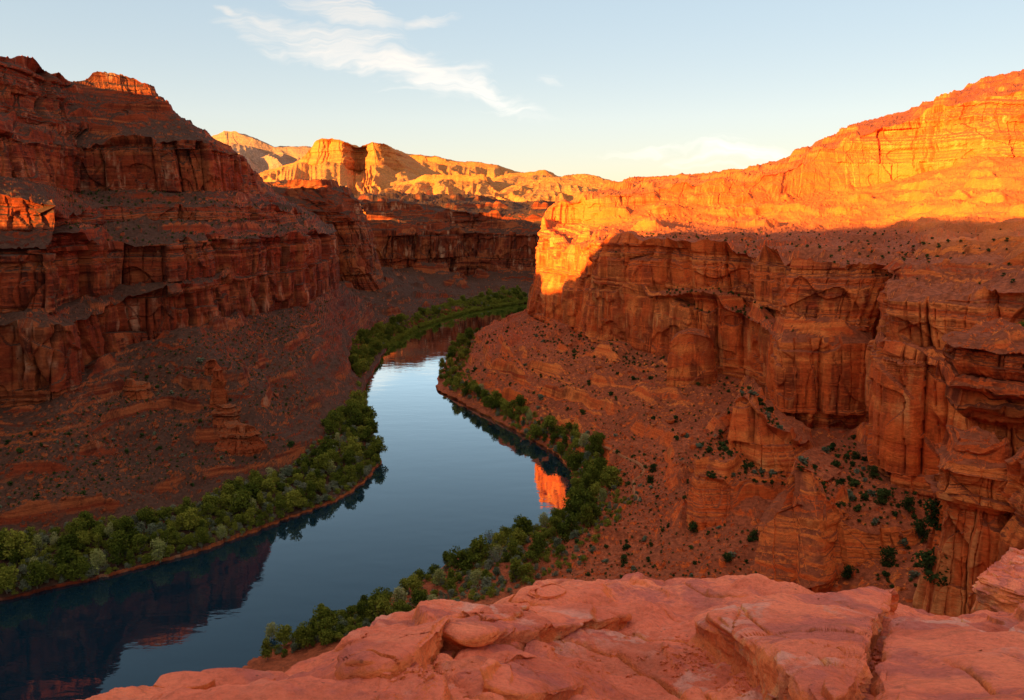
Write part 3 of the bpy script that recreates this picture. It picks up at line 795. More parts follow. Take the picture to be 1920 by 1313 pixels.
# ------------------------------------------------------------------ foreground outcrop under the camera
def fg_mat(name, base, k=1.0):
    m = bpy.data.materials.new(name)
    m.use_nodes = True
    g = NT(m.node_tree)
    geo = g.n('ShaderNodeNewGeometry')
    pos = geo.outputs['Position']
    big = g.noise(g.vmul(pos, (.55, .55, .8)), 1.0, 4, .55, .3)
    col = g.ramp(big, [(.3, tuple(c * f for c, f in zip(base, (.62, .5, .46)))), (.5, base), (.7, tuple(c * f for c, f in zip(base, (1.15, 1.35, 1.25))))])
    # bleached lichen-like patches
    p = g.noise(g.vmul(pos, (2.2, 2.2, 2.2)), 1.0, 6, .62, .5)
    p2 = g.noise(g.vmul(pos, (.5, .5, .5)), 1.0, 2, .5)
    col = g.mix(g.math('MULTIPLY', g.math('MULTIPLY', g.step(p, .54, .62), g.step(p2, .42, .6)), .5), col, (.72, .42, .33))
    pp = g.noise(g.vmul(pos, (1.1, 1.1, 1.4)), 1.0, 7, .66, .6)
    col = g.mix(g.math('MULTIPLY', g.step(pp, .5, .6), .75), col, (.50, .115, .085))
    # steep sides turn more orange than the tops
    nzz = g.n('ShaderNodeSeparateXYZ', {0: geo.outputs['True Normal']}).outputs[2]
    col = g.mix(g.step(nzz, .86, .55), col, g.mix(1.0, col, (1.06, 1.12, .62), 'MULTIPLY'))
    # brown stains running with the bedding
    q = g.noise(g.vmul(pos, (.7, .7, 9)), 1.0, 5, .6)
    col = g.mix(g.math('MULTIPLY', g.step(q, .55, .7), .45), col, (.36, .10, .05))
    mo = g.noise(g.vmul(pos, (16, 16, 16)), 1.0, 6, .75)
    col = g.mix(.6, col, g.ramp(mo, [(.28, (.5, .46, .46)), (.5, (1, 1, 1)), (.72, (1.3, 1.32, 1.32))]), 'MULTIPLY')
    # dark specks and pits
    vo = g.n('ShaderNodeTexVoronoi', {'Vector': pos, 'Scale': 9.0}).outputs['Distance']
    sp = g.noise(g.vmul(pos, (1.5, 1.5, 1.5)), 1.0, 3, .5)
    col = g.mix(g.math('MULTIPLY', g.step(vo, .13, .06), g.math('MULTIPLY', g.step(sp, .52, .6), .6)), col, (.10, .03, .02))
    b1 = g.noise(g.vmul(pos, (4, 4, 9)), 1.0, 9, .68)
    b2 = g.noise(g.vmul(pos, (22, 22, 30)), 1.0, 6, .7)
    hgt = g.math('ADD', b1, g.math('MULTIPLY', b2, .35))
    bp = g.n('ShaderNodeBump', {'Strength': .9, 'Distance': .10, 'Height': hgt})
    bs = g.n('ShaderNodeBsdfPrincipled', {'Base Color': col, 'Roughness': .85, 'Normal': bp.outputs[0]})
    bs.inputs['Specular IOR Level'].default_value = .2
    g.n('ShaderNodeOutputMaterial', {0: bs.outputs[0]})
    return m


M['fg'] = fg_mat('pink_sandstone', (.84, .185, .092))
EDGE = [(-400, 1520, 3.6), (60, 1345, 4.2), (175, 1313, 4.6), (265, 1278, 5.0), (480, 1238, 5.6), (640, 1197, 6.0), (700, 1174, 6.4), (880, 1124, 7.6), (990, 1110, 8.2), (1100, 1094, 9.0), (1240, 1086, 9.6),
        (1430, 1092, 9.4), (1500, 1104, 9.2), (1680, 1122, 9.0), (1760, 1142, 8.8), (1850, 1132, 8.8), (1920, 1122, 8.8), (2100, 1116, 8.6), (2500, 1150, 7.0)]


def fg_disp(X, Y, Z, a=1.0, seed=0.0):
    w = .35 * perlin(X / 1.3 + seed, Y / 1.3, Z / 1.3)
    d = .16 * perlin(X / 2.1 + seed, Y / 1.6, Z * 0 + seed) - .10
    # low overlapping sheets of slickrock
    q = (Z + .22 * X * .5 + .10 * Y + .35 * perlin(X / 1.7, Y / 1.7 + seed, Z * 0)) / .22
    f = q - np.floor(q)
    msk = sstep(-.12, .25, perlin(X / 1.2 + np.floor(q) * 1.7, Y / 1.2 + seed, np.floor(q)))
    d = d + .15 * (sstep(0, .16, f) - f) * msk
    q = q * 3.1
    f = q - np.floor(q)
    msk = sstep(.0, .3, perlin(X / .6 + np.floor(q) * 1.7, Y / .6 + seed, np.floor(q)))
    d = d + .06 * (sstep(0, .14, f) - f) * msk
    f1, e, c = worley(X / 1.9 + w, Y / 1.5 + w * .7 + seed, 3)
    d = d - .10 * np.exp(-e / .022) * sstep(.35, .6, c) + .10 * (c - .5) * sstep(.35, .6, c)
    d = d + .05 * fbm(X / .5, Y / .5, Z / .5, 6, .56)
    cr = np.abs(perlin(X / 1.1 + seed + w, Y / 2.4, Z * 0 + 2.2))
    d = d - .11 * np.exp(-cr / .014) * sstep(-.05, .25, perlin(X / 1.6, Y / 1.6 + seed, Z * 0 + 8))
    return d * a


def fg_surface(name, G, a=1.0, seed=0.0, closed=False, mat=None):
    N = plan_normals(G, closed)
    if N[..., 2].mean() < 0:
        N = -N
    X, Y, Z = (G[..., i].astype(np.float32) for i in range(3))
    d = fg_disp(X, Y, Z, a, seed)
    P = G + N * d[..., None]
    return link(name, grid_mesh(name, P, closed, False), mat or M['fg'])


def dense(rows, nseg, nlev, closed=False):
    A = np.array([[W(e) for e in s_] for s_ in rows], dtype=np.float64)
    if closed:
        A = np.concatenate([A[-2:], A, A[:3]], 0)
        S = len(rows)
        G = pchip(np.arange(len(A), dtype=float), A, 2 + np.arange(S * nseg) / nseg)
    else:
        G = pchip(np.arange(len(A), dtype=float), A, np.linspace(0, len(A) - 1, (len(A) - 1) * nseg + 1))
    B = np.swapaxes(G, 0, 1)
    t = np.concatenate([j + np.arange(n) / n for j, n in enumerate(nlev)] + [[len(nlev)]])
    B = pchip(np.arange(len(nlev) + 1, dtype=float), B, t)
    return np.swapaxes(B, 0, 1)


rows = []
for px_, py_, D_ in EDGE:
    e = pt(px_, py_, D_)
    pb = max(1330, py_ + 110)
    t_ = (pb - 1330) / 200
    b = pt(px_, pb, max(D_ * .5, 3.3 - t_))
    m_ = tuple(b[i] * .45 + e[i] * .55 for i in range(3))
    m_ = (m_[0], m_[1], m_[2] + .02)
    rows.append([('w', b[0] * .8, b[1] - 2.6, 117.9), ('w', *b), ('w', *m_), ('w', *e), ('w', e[0] * 1.05, e[1] + .5, e[2] - .45), ('w', e[0] * 1.12, e[1] + 1.0, e[2] - 2.2), ('w', e[0] * 1.15, e[1] + 1.3, e[2] - 14)])
OUTCROP = tag(fg_surface('rock_outcrop', dense(rows, 46, (40, 170, 170, 50, 30, 12))), kind='structure')
from mathutils.bvhtree import BVHTree
_v = [v.co for v in OUTCROP.data.vertices]
FGB = BVHTree.FromPolygons(_v, [tuple(p.vertices) for p in OUTCROP.data.polygons])


def fhit(px, py, default):
    for k in range(60):
        d = Vector(pt(px, py + 3 * k, Y=1.0)) - Vector((0, 0, H))
        h = FGB.ray_cast(Vector((0, 0, H)), d.normalized())[0]
        if h is not None and h[1] < 13:
            return tuple(h)
    return pt(px, py, default)


def slab(name, label, foot, thick, mid, seed, cat='rock slab', a=.55, drop=.25):
    """a loose sheet or block of slickrock: foot ring, top ring, centre"""
    F_ = np.array([W(f) if f[0] == 'w' or f[2] > 15 else fhit(*f) for f in foot])
    m_ = F_.mean(0) if mid is None else np.array(W(mid) if mid[0] == 'w' or mid[2] > 15 else fhit(*mid))
    A_ = np.c_[F_[:, :2] - m_[:2], np.ones(len(F_))]
    cf = np.linalg.lstsq(A_, F_[:, 2], rcond=None)[0]
    if abs(cf[:2]).max() > .4:
        cf[:2] *= .4 / abs(cf[:2]).max()
    st = []
    for f in F_:
        row = []
        for sc_, hh in ((1.0, -drop), (1.0, 0), (1.015, .5), (.985, .86), (.93, 1.0), (.75, 1.1), (.02, 1.2)):
            x, y = m_[0] + (f[0] - m_[0]) * sc_, m_[1] + (f[1] - m_[1]) * sc_
            row.append(('w', x, y, cf[0] * (x - m_[0]) + cf[1] * (y - m_[1]) + cf[2] + (hh * thick if hh > 0 else hh)))
        st.append(row)
    o = fg_surface(name, dense(st, 30, (8, 16, 16, 10, 22, 70), True), a, seed, True)
    return tag(o, label, cat)


slab('rock_slab', 'big pink sandstone block with pale veins, deep crack along its right side, on the foreground outcrop',
     [(1298, 1212, 6.2), (1390, 1262, 5.6), (1490, 1325, 5.0), (1560, 1390, 4.6), (1612, 1330, 4.9), (1632, 1250, 5.6), (1662, 1180, 6.7), (1676, 1150, 8.0), (1600, 1136, 8.2), (1500, 1136, 8.2), (1420, 1150, 7.8), (1335, 1182, 7.0)],
     0.26, (1530, 1168, 6.7), 3.1)
slab('rock_slab', 'rounded pink rock slab filling the lower right corner, right of the deep crack',
     [(1640, 1400, 4.5), (1630, 1330, 4.9), (1642, 1260, 5.5), (1672, 1190, 6.5), (1702, 1172, 7.0), (1800, 1196, 6.8), (1930, 1230, 6.4), (2080, 1260, 6.0), (2100, 1400, 4.6), (1850, 1460, 4.2)],
     0.2, (1830, 1260, 5.6), 7.7)
slab('rock_slab', 'rounded pink slab with an undercut front, leftmost of the big slabs on the outcrop',
     [(655, 1262, 5.0), (672, 1228, 5.6), (735, 1200, 6.1), (810, 1182, 6.4), (850, 1200, 6.0), (775, 1242, 5.4), (705, 1268, 5.0)], .15, None, 11.3)
slab('rock_slab', 'long pink slab at the far lip of the outcrop, beyond the leftmost undercut slab',
     [(822, 1188, 6.3), (885, 1162, 6.9), (985, 1146, 7.3), (1002, 1160, 7.1), (925, 1188, 6.5), (856, 1206, 6.1)], .13, None, 12.9)
slab('rock_slab', 'low thin pink slab lying just right of the long overhanging slab in the foreground',
     [(800, 1208, 5.8), (880, 1172, 6.5), (990, 1142, 7.2), (1110, 1150, 7.0), (1175, 1170, 6.6), (1080, 1188, 6.2), (960, 1205, 5.9), (880, 1215, 5.7)],
     0.12, (990, 1165, 6.5), 15.1, a=.4)
slab('rock_slab', 'small hump of pink rock at the bottom centre of the foreground outcrop',
     [(900, 1300, 4.5), (925, 1262, 4.9), (970, 1245, 5.1), (1040, 1262, 4.9), (1110, 1290, 4.6), (1080, 1320, 4.3), (980, 1330, 4.2)],
     0.14, (1000, 1262, 4.7), 19.4, a=.5)
slab('rock_slab', 'small flat stone on the far lip of the foreground outcrop, beside the river bushes',
     [(985, 1118, 7.9), (1000, 1106, 8.2), (1040, 1102, 8.4), (1065, 1110, 8.2), (1050, 1124, 7.8), (1010, 1128, 7.7)],
     0.06, (1025, 1104, 8.0), 23.0, a=.3)
slab('rock_slab', 'cracked pink ledge of rock below the pillars at the right edge',
     [(1835, 1135, 22), (1850, 1105, 24), (1880, 1075, 26), (1940, 1065, 27), (2000, 1080, 26), (2020, 1130, 23), (1930, 1150, 21)],
     .8, (1920, 1092, 24), 27.0, a=1.2, drop=9, cat='rock ledge')
for i_, (px_, py_, D_, r_) in enumerate(((310, 1290, 4.7, .1), (345, 1275, 4.8, .13), (430, 1262, 5.0, .16), (470, 1255, 5.1, .12))):
    c_ = fhit(px_, py_, D_)
    ring = [(math.cos(a_), math.sin(a_)) for a_ in np.linspace(0, 2 * math.pi, 8)[:-1]]
    slab('rock_slab', ('leftmost of four small flat stones near the left tip of the outcrop', 'second from left of four small flat stones near the left tip of the outcrop',
                       'third from left of four small flat stones near the left tip of the outcrop', 'rightmost of four small flat stones near the left tip of the outcrop')[i_],
         [('w', c_[0] + 1.5 * r_ * x, c_[1] + .8 * r_ * y, c_[2] - .05) for x, y in ring], r_ * .5, ('w', c_[0], c_[1], c_[2]), 31 + i_, a=.2, drop=.15)

# ------------------------------------------------------------------ where the ground is, seen from the lookout: used to stand plants on it
BW, BH, BS = 640, 438, 3.0
DBUF = np.full(BW * BH, 1e9)
VP = np.concatenate([p.reshape(-1, 3) for n, p, q in LOFTS])
VN = np.concatenate([q.reshape(-1) for n, p, q in LOFTS])
VX, VY, VD = project(VP)
_ok = (VD > 1) & (VX >= 0) & (VX < 1920) & (VY >= 0) & (VY < 1313)
VP, VN, VX, VY, VD = (a[_ok] for a in (VP, VN, VX, VY, VD))
_cell = (VY / BS).astype(int) * BW + (VX / BS).astype(int)
np.minimum.at(DBUF, _cell, VD)
_vis = VD < DBUF[_cell] * 1.012 + .5
VP, VN, VX, VY, VD = (a[_vis] for a in (VP, VN, VX, VY, VD))


def ground(px, py):
    """the nearest visible terrain point to a photo pixel"""
    i = int(np.argmin((VX - px) ** 2 + (VY - py) ** 2))
    return Vector(VP[i].tolist())


def in_poly(px, py, poly):
    c = np.zeros(len(px), bool)
    n = len(poly)
    for i in range(n):
        (x1, y1), (x2, y2) = poly[i], poly[(i + 1) % n]
        if y1 != y2:
            c ^= ((y1 > py) != (y2 > py)) & (px < (x2 - x1) * (py - y1) / (y2 - y1) + x1)
    return c


def spots(poly, n, gap, seed, nmin=.7, zmin=.6, zmax=500):
    """up to n ground points in a photo polygon, at least gap metres apart"""
    k = np.nonzero(in_poly(VX, VY, poly) & (VN > nmin) & (VP[:, 2] > zmin) & (VP[:, 2] < zmax))[0]
    if not len(k):
        return []
    r = np.random.default_rng(seed)
    # even out: weight by ground area per vertex ~ squared distance
    w = VD[k] ** 2
    k = r.choice(k, size=min(len(k), n * 12), replace=False, p=w / w.sum())
    cells, out = {}, []
    for i in k:
        x, y, zz = VP[i]
        c = (int(x // gap), int(y // gap))
        if any((x - a) ** 2 + (y - b) ** 2 < gap * gap for dx in (-1, 0, 1) for dy in (-1, 0, 1) for a, b in cells.get((c[0] + dx, c[1] + dy), ())):
            continue
        cells.setdefault(c, []).append((x, y))
        out.append((float(x), float(y), float(zz)))
        if len(out) >= n:
            break
    return out


# rock towers on the left ridge
def tower(label, px, py, w, h, seed, wy=None, cat='rock tower'):
    c = ground(px, py)
    r = [(math.cos(a), math.sin(a)) for a in np.linspace(0, 2 * math.pi, 9)[:-1]]
    wy = wy or w * .8
    o = lump('rock_tower', [('w', c.x + w * .62 * x, c.y + wy * .62 * y, c.z - 1) for x, y in r], [('w', c.x + w * .36 * x, c.y + wy * .36 * y, c.z + h * .93) for x, y in r],
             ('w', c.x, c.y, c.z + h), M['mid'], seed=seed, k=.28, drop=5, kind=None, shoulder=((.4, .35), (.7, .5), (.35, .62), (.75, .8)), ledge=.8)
    tag(o, label, cat)


tower('tall narrow red rock tower standing on the ridge above the left river bank', 412, 752, 7.5, 15, 61)
tower('small knob of red rock at the top of the ridge, just above the tall tower', 398, 700, 7, 6, 62)
tower('squat red rock outcrop on the ridge just below the tall tower', 425, 792, 13, 7.5, 63, 8)
tower('broad low ledge of red rock at the foot of the left ridge, nearest the bushes', 450, 832, 18, 8, 64, 9, 'rock ledge')
tower('small red rock outcrop on the left slope between the ridge and the cliff foot', 258, 740, 13, 6, 65, 8, 'rock ledge')


def path(pts, w):
    q = pchip(np.arange(len(pts), dtype=float), np.array(pts, dtype=float), np.linspace(0, len(pts) - 1, len(pts) * 9))
    P = np.array([tuple(ground(*p)) for p in q])
    ker = np.ones(5) / 5
    P = np.stack([np.convolve(np.pad(P[:, i], 2, mode='edge'), ker, 'valid') for i in range(3)], 1)
    t = np.gradient(P, axis=0)
    nrm = np.stack([-t[:, 1], t[:, 0], 0 * t[:, 0]], -1)
    nrm /= np.linalg.norm(nrm, axis=1, keepdims=True) + 1e-9
    wob = w * (1 + .35 * perlin(np.arange(len(P)) * .37, np.zeros(len(P)), np.zeros(len(P))))[:, None]
    G = np.stack([P - nrm * wob * f + np.array([0, 0, .55 - .8 * f * f]) for f in (-1, -.5, 0, .5, 1)], 1)
    tag(link('path', grid_mesh('path', G), M['path']), kind='structure')


def plain(name, col, var=.3, sc_=.8):
    m = bpy.data.materials.new(name)
    m.use_nodes = True
    g = NT(m.node_tree)
    pos = g.n('ShaderNodeNewGeometry').outputs['Position']
    n = g.noise(g.vmul(pos, (sc_, sc_, sc_)), 1.0, 5, .6)
    c = g.mix(n, tuple(a * (1 - var) for a in col), tuple(a * (1 + var) for a in col))
    bs = g.n('ShaderNodeBsdfPrincipled', {'Base Color': c, 'Roughness': .95})
    bs.inputs['Specular IOR Level'].default_value = .1
    g.n('ShaderNodeOutputMaterial', {0: bs.outputs[0]})
    return m


M['path'] = plain('path_sand', (.34, .12, .05))
path([(1121, 833), (1150, 845), (1172, 858), (1196, 868), (1208, 879), (1203, 891), (1188, 903), (1190, 922), (1200, 940)], .8)

# ------------------------------------------------------------------ plants
def leaf_mat(name, cols, rough=.7):
    m = bpy.data.materials.new(name)
    m.use_nodes = True
    g = NT(m.node_tree)
    oi = g.n('ShaderNodeObjectInfo')
    geo = g.n('ShaderNodeNewGeometry')
    n1 = g.noise(geo.outputs['Position'], .55, 3, .6)
    f = g.math('ADD', g.math('MULTIPLY', oi.outputs['Random'], .6), g.math('MULTIPLY', n1, .5))
    f = g.math('ADD', f, g.math('MULTIPLY', g.math('SUBTRACT', geo.outputs['Random Per Island'], .5), .35))
    c = g.ramp(f, [(.12 + .8 * i / max(1, len(cols) - 1), x) for i, x in enumerate(cols)])
    d = g.n('ShaderNodeBsdfDiffuse', {'Color': c})
    t = g.n('ShaderNodeBsdfTranslucent', {'Color': c})
    x = g.n('ShaderNodeMixShader', {0: .3, 1: d.outputs[0], 2: t.outputs[0]})
    g.n('ShaderNodeOutputMaterial', {0: x.outputs[0]})
    return m


M['leaf'] = leaf_mat('green_foliage', [(.045, .058, .009), (.09, .107, .015), (.165, .17, .023), (.28, .255, .037)])
M['pale'] = leaf_mat('pale_foliage', [(.24, .25, .07), (.33, .31, .10), (.38, .34, .15)])
M['grey'] = leaf_mat('grey_foliage', [(.10, .12, .065), (.16, .17, .10), (.22, .21, .13)])
M['jun'] = leaf_mat('dark_foliage', [(.022, .038, .012), (.035, .055, .016), (.055, .075, .02), (.07, .085, .022)])
M['bark'] = plain('bark', (.13, .09, .065), .4, 3)
M['deadwood'] = plain('dead_wood', (.26, .21, .17), .3, 3)


def crown_mesh(name, seed, h, w, nleaf, leaf, low=.12, blobs=11, upright=0.0):
    """leaf clumps spread through a lumpy volume; origin at the foot, height h, width w"""
    r = np.random.default_rng(seed)
    B = []
    for i in range(blobs):
        a, q = r.uniform(0, 2 * math.pi), math.sqrt(r.uniform(0, 1))
        zz = r.uniform(low + .1, .86)
        wr = w * .5 * (1 - max(0, (zz - .45)) ** 1.5 * 1.2) * (.72 if zz > .35 else .85)
        B.append((math.cos(a) * q * wr * .75, math.sin(a) * q * wr * .75, zz * h, r.uniform(.15, .27) * w))
    B = np.array(B)
    i = r.choice(blobs, nleaf, p=B[:, 3] ** 2 / (B[:, 3] ** 2).sum())
    v = r.normal(size=(nleaf, 3))
    v /= np.linalg.norm(v, axis=1, keepdims=True)
    rad = (r.uniform(.35, 1, (nleaf, 1))) ** .45 * (1 + .22 * r.normal(size=(nleaf, 1)).clip(-1, 1.3))
    c = B[i, :3] + v * rad * B[i, 3:4] * np.array([1, 1, .85 + upright])
    c[:, 2] = np.clip(c[:, 2], .02 * h, 1.03 * h)
    nn = v * .8 + r.normal(size=(nleaf, 3)) * .7
    nn /= np.linalg.norm(nn, axis=1, keepdims=True)
    t1 = np.cross(nn, r.normal(size=(nleaf, 3)))
    t1 /= np.linalg.norm(t1, axis=1, keepdims=True) + 1e-9
    t2 = np.cross(nn, t1)
    s1, s2 = r.uniform(.6, 1.25, (2, nleaf, 1)) * leaf * .5
    V = np.stack([c - t1 * s1 - t2 * s2 * .5, c + t1 * s1 * .5 - t2 * s2, c + t1 * s1 + t2 * s2 * .6, c - t1 * s1 * .6 + t2 * s2], 1).reshape(-1, 3)
    return raw_mesh(name, V, np.arange(nleaf * 4).reshape(-1, 4))


def tube(pts, rad, n=6):
    pts = np.array(pts, float)
    V, Q = [], []
    for i, p in enumerate(pts):
        t = pts[min(i + 1, len(pts) - 1)] - pts[max(i - 1, 0)]
        t /= np.linalg.norm(t) + 1e-9
        a = np.cross(t, (0.3, 1, .2))
        a /= np.linalg.norm(a)
        b = np.cross(t, a)
        for k in range(n):
            f = 2 * math.pi * k / n
            V.append(p + rad[i] * (math.cos(f) * a + math.sin(f) * b))
    for i in range(len(pts) - 1):
        for k in range(n):
            Q.append((i * n + k, i * n + (k + 1) % n, (i + 1) * n + (k + 1) % n, (i + 1) * n + k))
    return np.array(V), np.array(Q)


def trunk_mesh(name, seed, h, w, limbs=6, r0=.022, split=.22):
    r = np.random.default_rng(seed + 500)
    VV, QQ, n = [], [], 0
    base = [(0, 0, -.5), (0.02 * h * r.normal(), .02 * h * r.normal(), h * split * .5), (.03 * h * r.normal(), .03 * h * r.normal(), h * split)]
    todo = [(base, [r0 * h * 1.2, r0 * h, r0 * h * .85])]
    for i in range(limbs):
        a = 2 * math.pi * (i + r.uniform(-.3, .3)) / limbs
        e = r.uniform(.45, .9)
        q = w * .42 * r.uniform(.4, 1)
        p0 = np.array(base[2])
        p2 = np.array((math.cos(a) * q, math.sin(a) * q, h * e))
        p1 = p0 * .5 + p2 * .5 + np.array((math.cos(a) * q * .15, math.sin(a) * q * .15, -.05 * h))
        todo.append(([p0, p1, p2], [r0 * h * .6, r0 * h * .35, r0 * h * .1]))
    for p, rr in todo:
        v, q = tube(p, rr)
        VV.append(v)
        QQ.append(q + n)
        n += len(v)
    return raw_mesh(name, np.concatenate(VV), np.concatenate(QQ), True)


KINDS = {}
def kind_protos(kind, n, hw, nleaf, leaf, mat, bark='bark', limbs=6, split=.22, low=.12, blobs=11, upright=0.0, trunk=True):
    L = []
    for i in range(n):
        c = crown_mesh(kind + '_crown', 100 * len(KINDS) + i, 1.0 * hw[0], hw[1], nleaf, leaf, low, blobs, upright)
        c.materials.append(M[mat])
        t = None
        if trunk:
            t = trunk_mesh(kind + '_trunk', 100 * len(KINDS) + i, hw[0], hw[1], limbs, split=split)
            t.materials.append(M[bark])
        L.append((c, t))
    KINDS[kind] = (L, hw[0])


kind_protos('cottonwood', 6, (9.0, 9.0), 1500, .62, 'leaf', blobs=14)
kind_protos('young_cottonwood', 4, (8.0, 6.0), 1100, .5, 'leaf', blobs=11, upright=.3)
kind_protos('pale_willow', 4, (7.0, 5.6), 900, .42, 'pale', 'deadwood', limbs=9, split=.1, upright=.5)
kind_protos('grey_bush', 4, (3.4, 4.6), 700, .40, 'grey', low=-.05, split=.08)
kind_protos('green_bush', 4, (3.8, 5.0), 800, .44, 'leaf', low=-.05, split=.08)
kind_protos('juniper', 4, (4.2, 4.4), 1000, .34, 'jun', low=-.05, split=.1)
kind_protos('bare_tree', 2, (7.5, 6.0), 420, .32, 'grey', 'deadwood', limbs=16, split=.12)
kind_protos('scrub', 5, (1.2, 1.7), 160, .30, 'jun', low=-.1, trunk=False, blobs=7)
kind_protos('sage_scrub', 3, (1.0, 1.5), 140, .28, 'grey', low=-.1, trunk=False, blobs=7)

PRNG = random.Random(11)


def plant(kind, name, loc, h, label, cat, group=None, wide=1.0):
    L, h0 = KINDS[kind]
    c, t = PRNG.choice(L)
    s_ = h / h0
    if t is None:
        r = bpy.data.objects.new(name, c)
    else:
        r = bpy.data.objects.new(name, None)
        r.empty_display_size = .5
    C.objects.link(r)
    r.location = (loc[0], loc[1], loc[2] - .08 * s_)
    r.rotation_euler = (0, 0, PRNG.uniform(0, 6.28))
    r.scale = (s_ * wide, s_ * wide, s_)
    if t is not None:
        for nm, me_ in (('crown', c), ('trunk', t)):
            o = bpy.data.objects.new(nm, me_)
            C.objects.link(o)
            o.parent = r
    return tag(r, label, cat, group)


ONES = 'zeroth first second third fourth fifth sixth seventh eighth ninth tenth eleventh twelfth thirteenth fourteenth fifteenth sixteenth seventeenth eighteenth nineteenth'.split()
TENS = {2: 'twent', 3: 'thirt', 4: 'fort', 5: 'fift', 6: 'sixt', 7: 'sevent', 8: 'eight', 9: 'ninet'}


def ordinal(n):
    if n < 20:
        return ONES[n]
    if n >= 100:
        return 'hundred and ' + ordinal(n - 100) if n > 100 else 'hundredth'
    return TENS[n // 10] + ('ieth' if n % 10 == 0 else 'y-' + ONES[n % 10])


SPECIES = {  # kind: (object name, wording, category, height range, width range)
    'cottonwood': ('cottonwood_tree', 'rounded green cottonwood', 'tree', (4.0, 10), (.85, 1.1)),
    'young_cottonwood': ('cottonwood_tree', 'slim green cottonwood', 'tree', (3.6, 8.4), (.8, 1.1)),
    'pale_willow': ('willow_tree', 'pale yellow-green willow', 'tree', (5, 7.5), (.9, 1.15)),
    'grey_bush': ('sage_bush', 'grey-green bush', 'bush', (1.9, 3.6), (.9, 1.3)),
    'green_bush': ('riverside_bush', 'dark green bush', 'bush', (2.0, 4.2), (.9, 1.3)),
}


def riverside(poly, n, gap, seed, where, mix, key, hs=1.0, zmax=14):
    P = spots(poly, n, gap, seed, .45, .4, zmax)
    P.sort(key=key)
    cnt = {}
    r = random.Random(seed)
    for p in P:
        kd = r.choices(list(mix), list(mix.values()))[0]
        nm, word, cat, hr, wr = SPECIES[kd]
        cnt[kd] = cnt.get(kd, 0) + 1
        plant(kd, nm, p, r.uniform(*hr) * hs, '%s, %s of its kind %s' % (word, ordinal(cnt[kd]), where), cat, cat + ('es' if cat == 'bush' else 's') + ' along the river', r.uniform(*wr))


MIX = {'cottonwood': 4, 'young_cottonwood': 3, 'pale_willow': 1.1, 'grey_bush': 4, 'green_bush': 5}
FARMIX = {'cottonwood': 5, 'young_cottonwood': 2, 'grey_bush': 1.5, 'green_bush': 4}
up = lambda p: p[1] + p[0] * .4
riverside([(0, 1022), (130, 1005), (330, 965), (430, 928), (540, 885), (610, 820), (695, 785), (714, 862), (680, 902), (600, 945), (500, 985), (400, 1022), (270, 1060), (130, 1092), (0, 1118)], 290, 3.0, 1,
          'on the near left bank counting upstream', MIX, up)
riverside([(570, 700), (630, 660), (690, 628), (740, 606), (762, 624), (706, 664), (672, 712), (655, 745), (692, 790), (690, 800), (600, 800), (575, 745)], 150, 3.8, 2, 'beside the left bend counting upstream', FARMIX, up)
riverside([(735, 612), (800, 580), (900, 556), (970, 540), (992, 560), (985, 573), (900, 582), (830, 602), (750, 634)], 85, 6.0, 3, 'on the distant left bank counting upstream', FARMIX, up, 1.0)
riverside([(822, 700), (838, 655), (870, 625), (940, 603), (945, 610), (890, 640), (872, 680), (862, 715), (825, 716)], 55, 5.5, 4, 'on the right-hand point counting upstream', FARMIX, up)
riverside([(850, 700), (900, 735), (1000, 778), (1080, 822), (1140, 850), (1150, 930), (1100, 975), (1062, 940), (1056, 860), (985, 815), (900, 757), (830, 728)], 110, 3.3, 5,
          'on the right bank below the slope counting upstream', MIX, up)
riverside([(1060, 960), (1130, 960), (1060, 1040), (970, 1095), (860, 1130), (700, 1185), (600, 1200), (400, 1250), (231, 1300), (231, 1280), (400, 1222), (541, 1188), (620, 1145), (760, 1092), (860, 1048), (930, 1008), (1010, 985)],
          120, 3.2, 6, 'along the near right bank counting upstream', {'cottonwood': 3, 'young_cottonwood': 2, 'pale_willow': .6, 'grey_bush': 4, 'green_bush': 4}, up, .9, 22)
riverside([(640, 1148), (541, 1183), (400, 1218), (231, 1278), (225, 1315), (300, 1285), (480, 1245), (640, 1206), (720, 1165), (700, 1130)], 60, 2.3, 8, 'behind the lip of the outcrop counting upstream', {'cottonwood': 3, 'young_cottonwood': 2, 'grey_bush': 4, 'green_bush': 5}, up, .8, 30)
# trees the photograph shows clearly
for kd, px_, py_, h_, lab in (
        ('pale_willow', 300, 1052, 8.5, 'tallest pale yellow-green willow at the water edge of the near left bank'),
        ('pale_willow', 185, 1075, 8.0, 'pale feathery willow left of the tallest willow on the near left bank'),
        ('cottonwood', 1085, 975, 11.5, 'broad green cottonwood leaning over the river bend on the right bank'),
        ('young_cottonwood', 1100, 905, 10.5, 'tall yellow-green cottonwood just above the broad one at the right bend'),
        ('cottonwood', 1030, 815, 10.5, 'large dark green cottonwood midway along the right bank'),
        ('bare_tree', 930, 1060, 7.5, 'leafless grey tree among the bushes of the near right bank'),
        ('bare_tree', 920, 1020, 6.5, 'tan leafless tree at the water edge of the near right bank'),
        ('pale_willow', 510, 1205, 5.5, 'pale feathery willow rising behind the lip of the outcrop')):
    nm, word, cat = {'bare_tree': ('bare_tree', '', 'tree')}.get(kd) or SPECIES[kd][:3]
    plant(kd, nm, ground(px_, py_), h_, lab, cat)

# scrub and junipers on the slopes
def scrub(poly, n, gap, seed, label, group, kinds=('scrub', 'scrub', 'scrub', 'sage_scrub'), hr=(.7, 1.7), nmin=.72, zmin=6, name=None, cat='shrub'):
    r = random.Random(seed)
    for p in spots(poly, n, gap, seed, nmin, zmin):
        kd = r.choice(kinds)
        plant(kd, name or ('sage_bush' if kd == 'sage_scrub' else 'desert_shrub'), p, r.uniform(*hr) * (1 if r.random() < .8 else 1.5), label, cat, group, r.uniform(.9, 1.4))


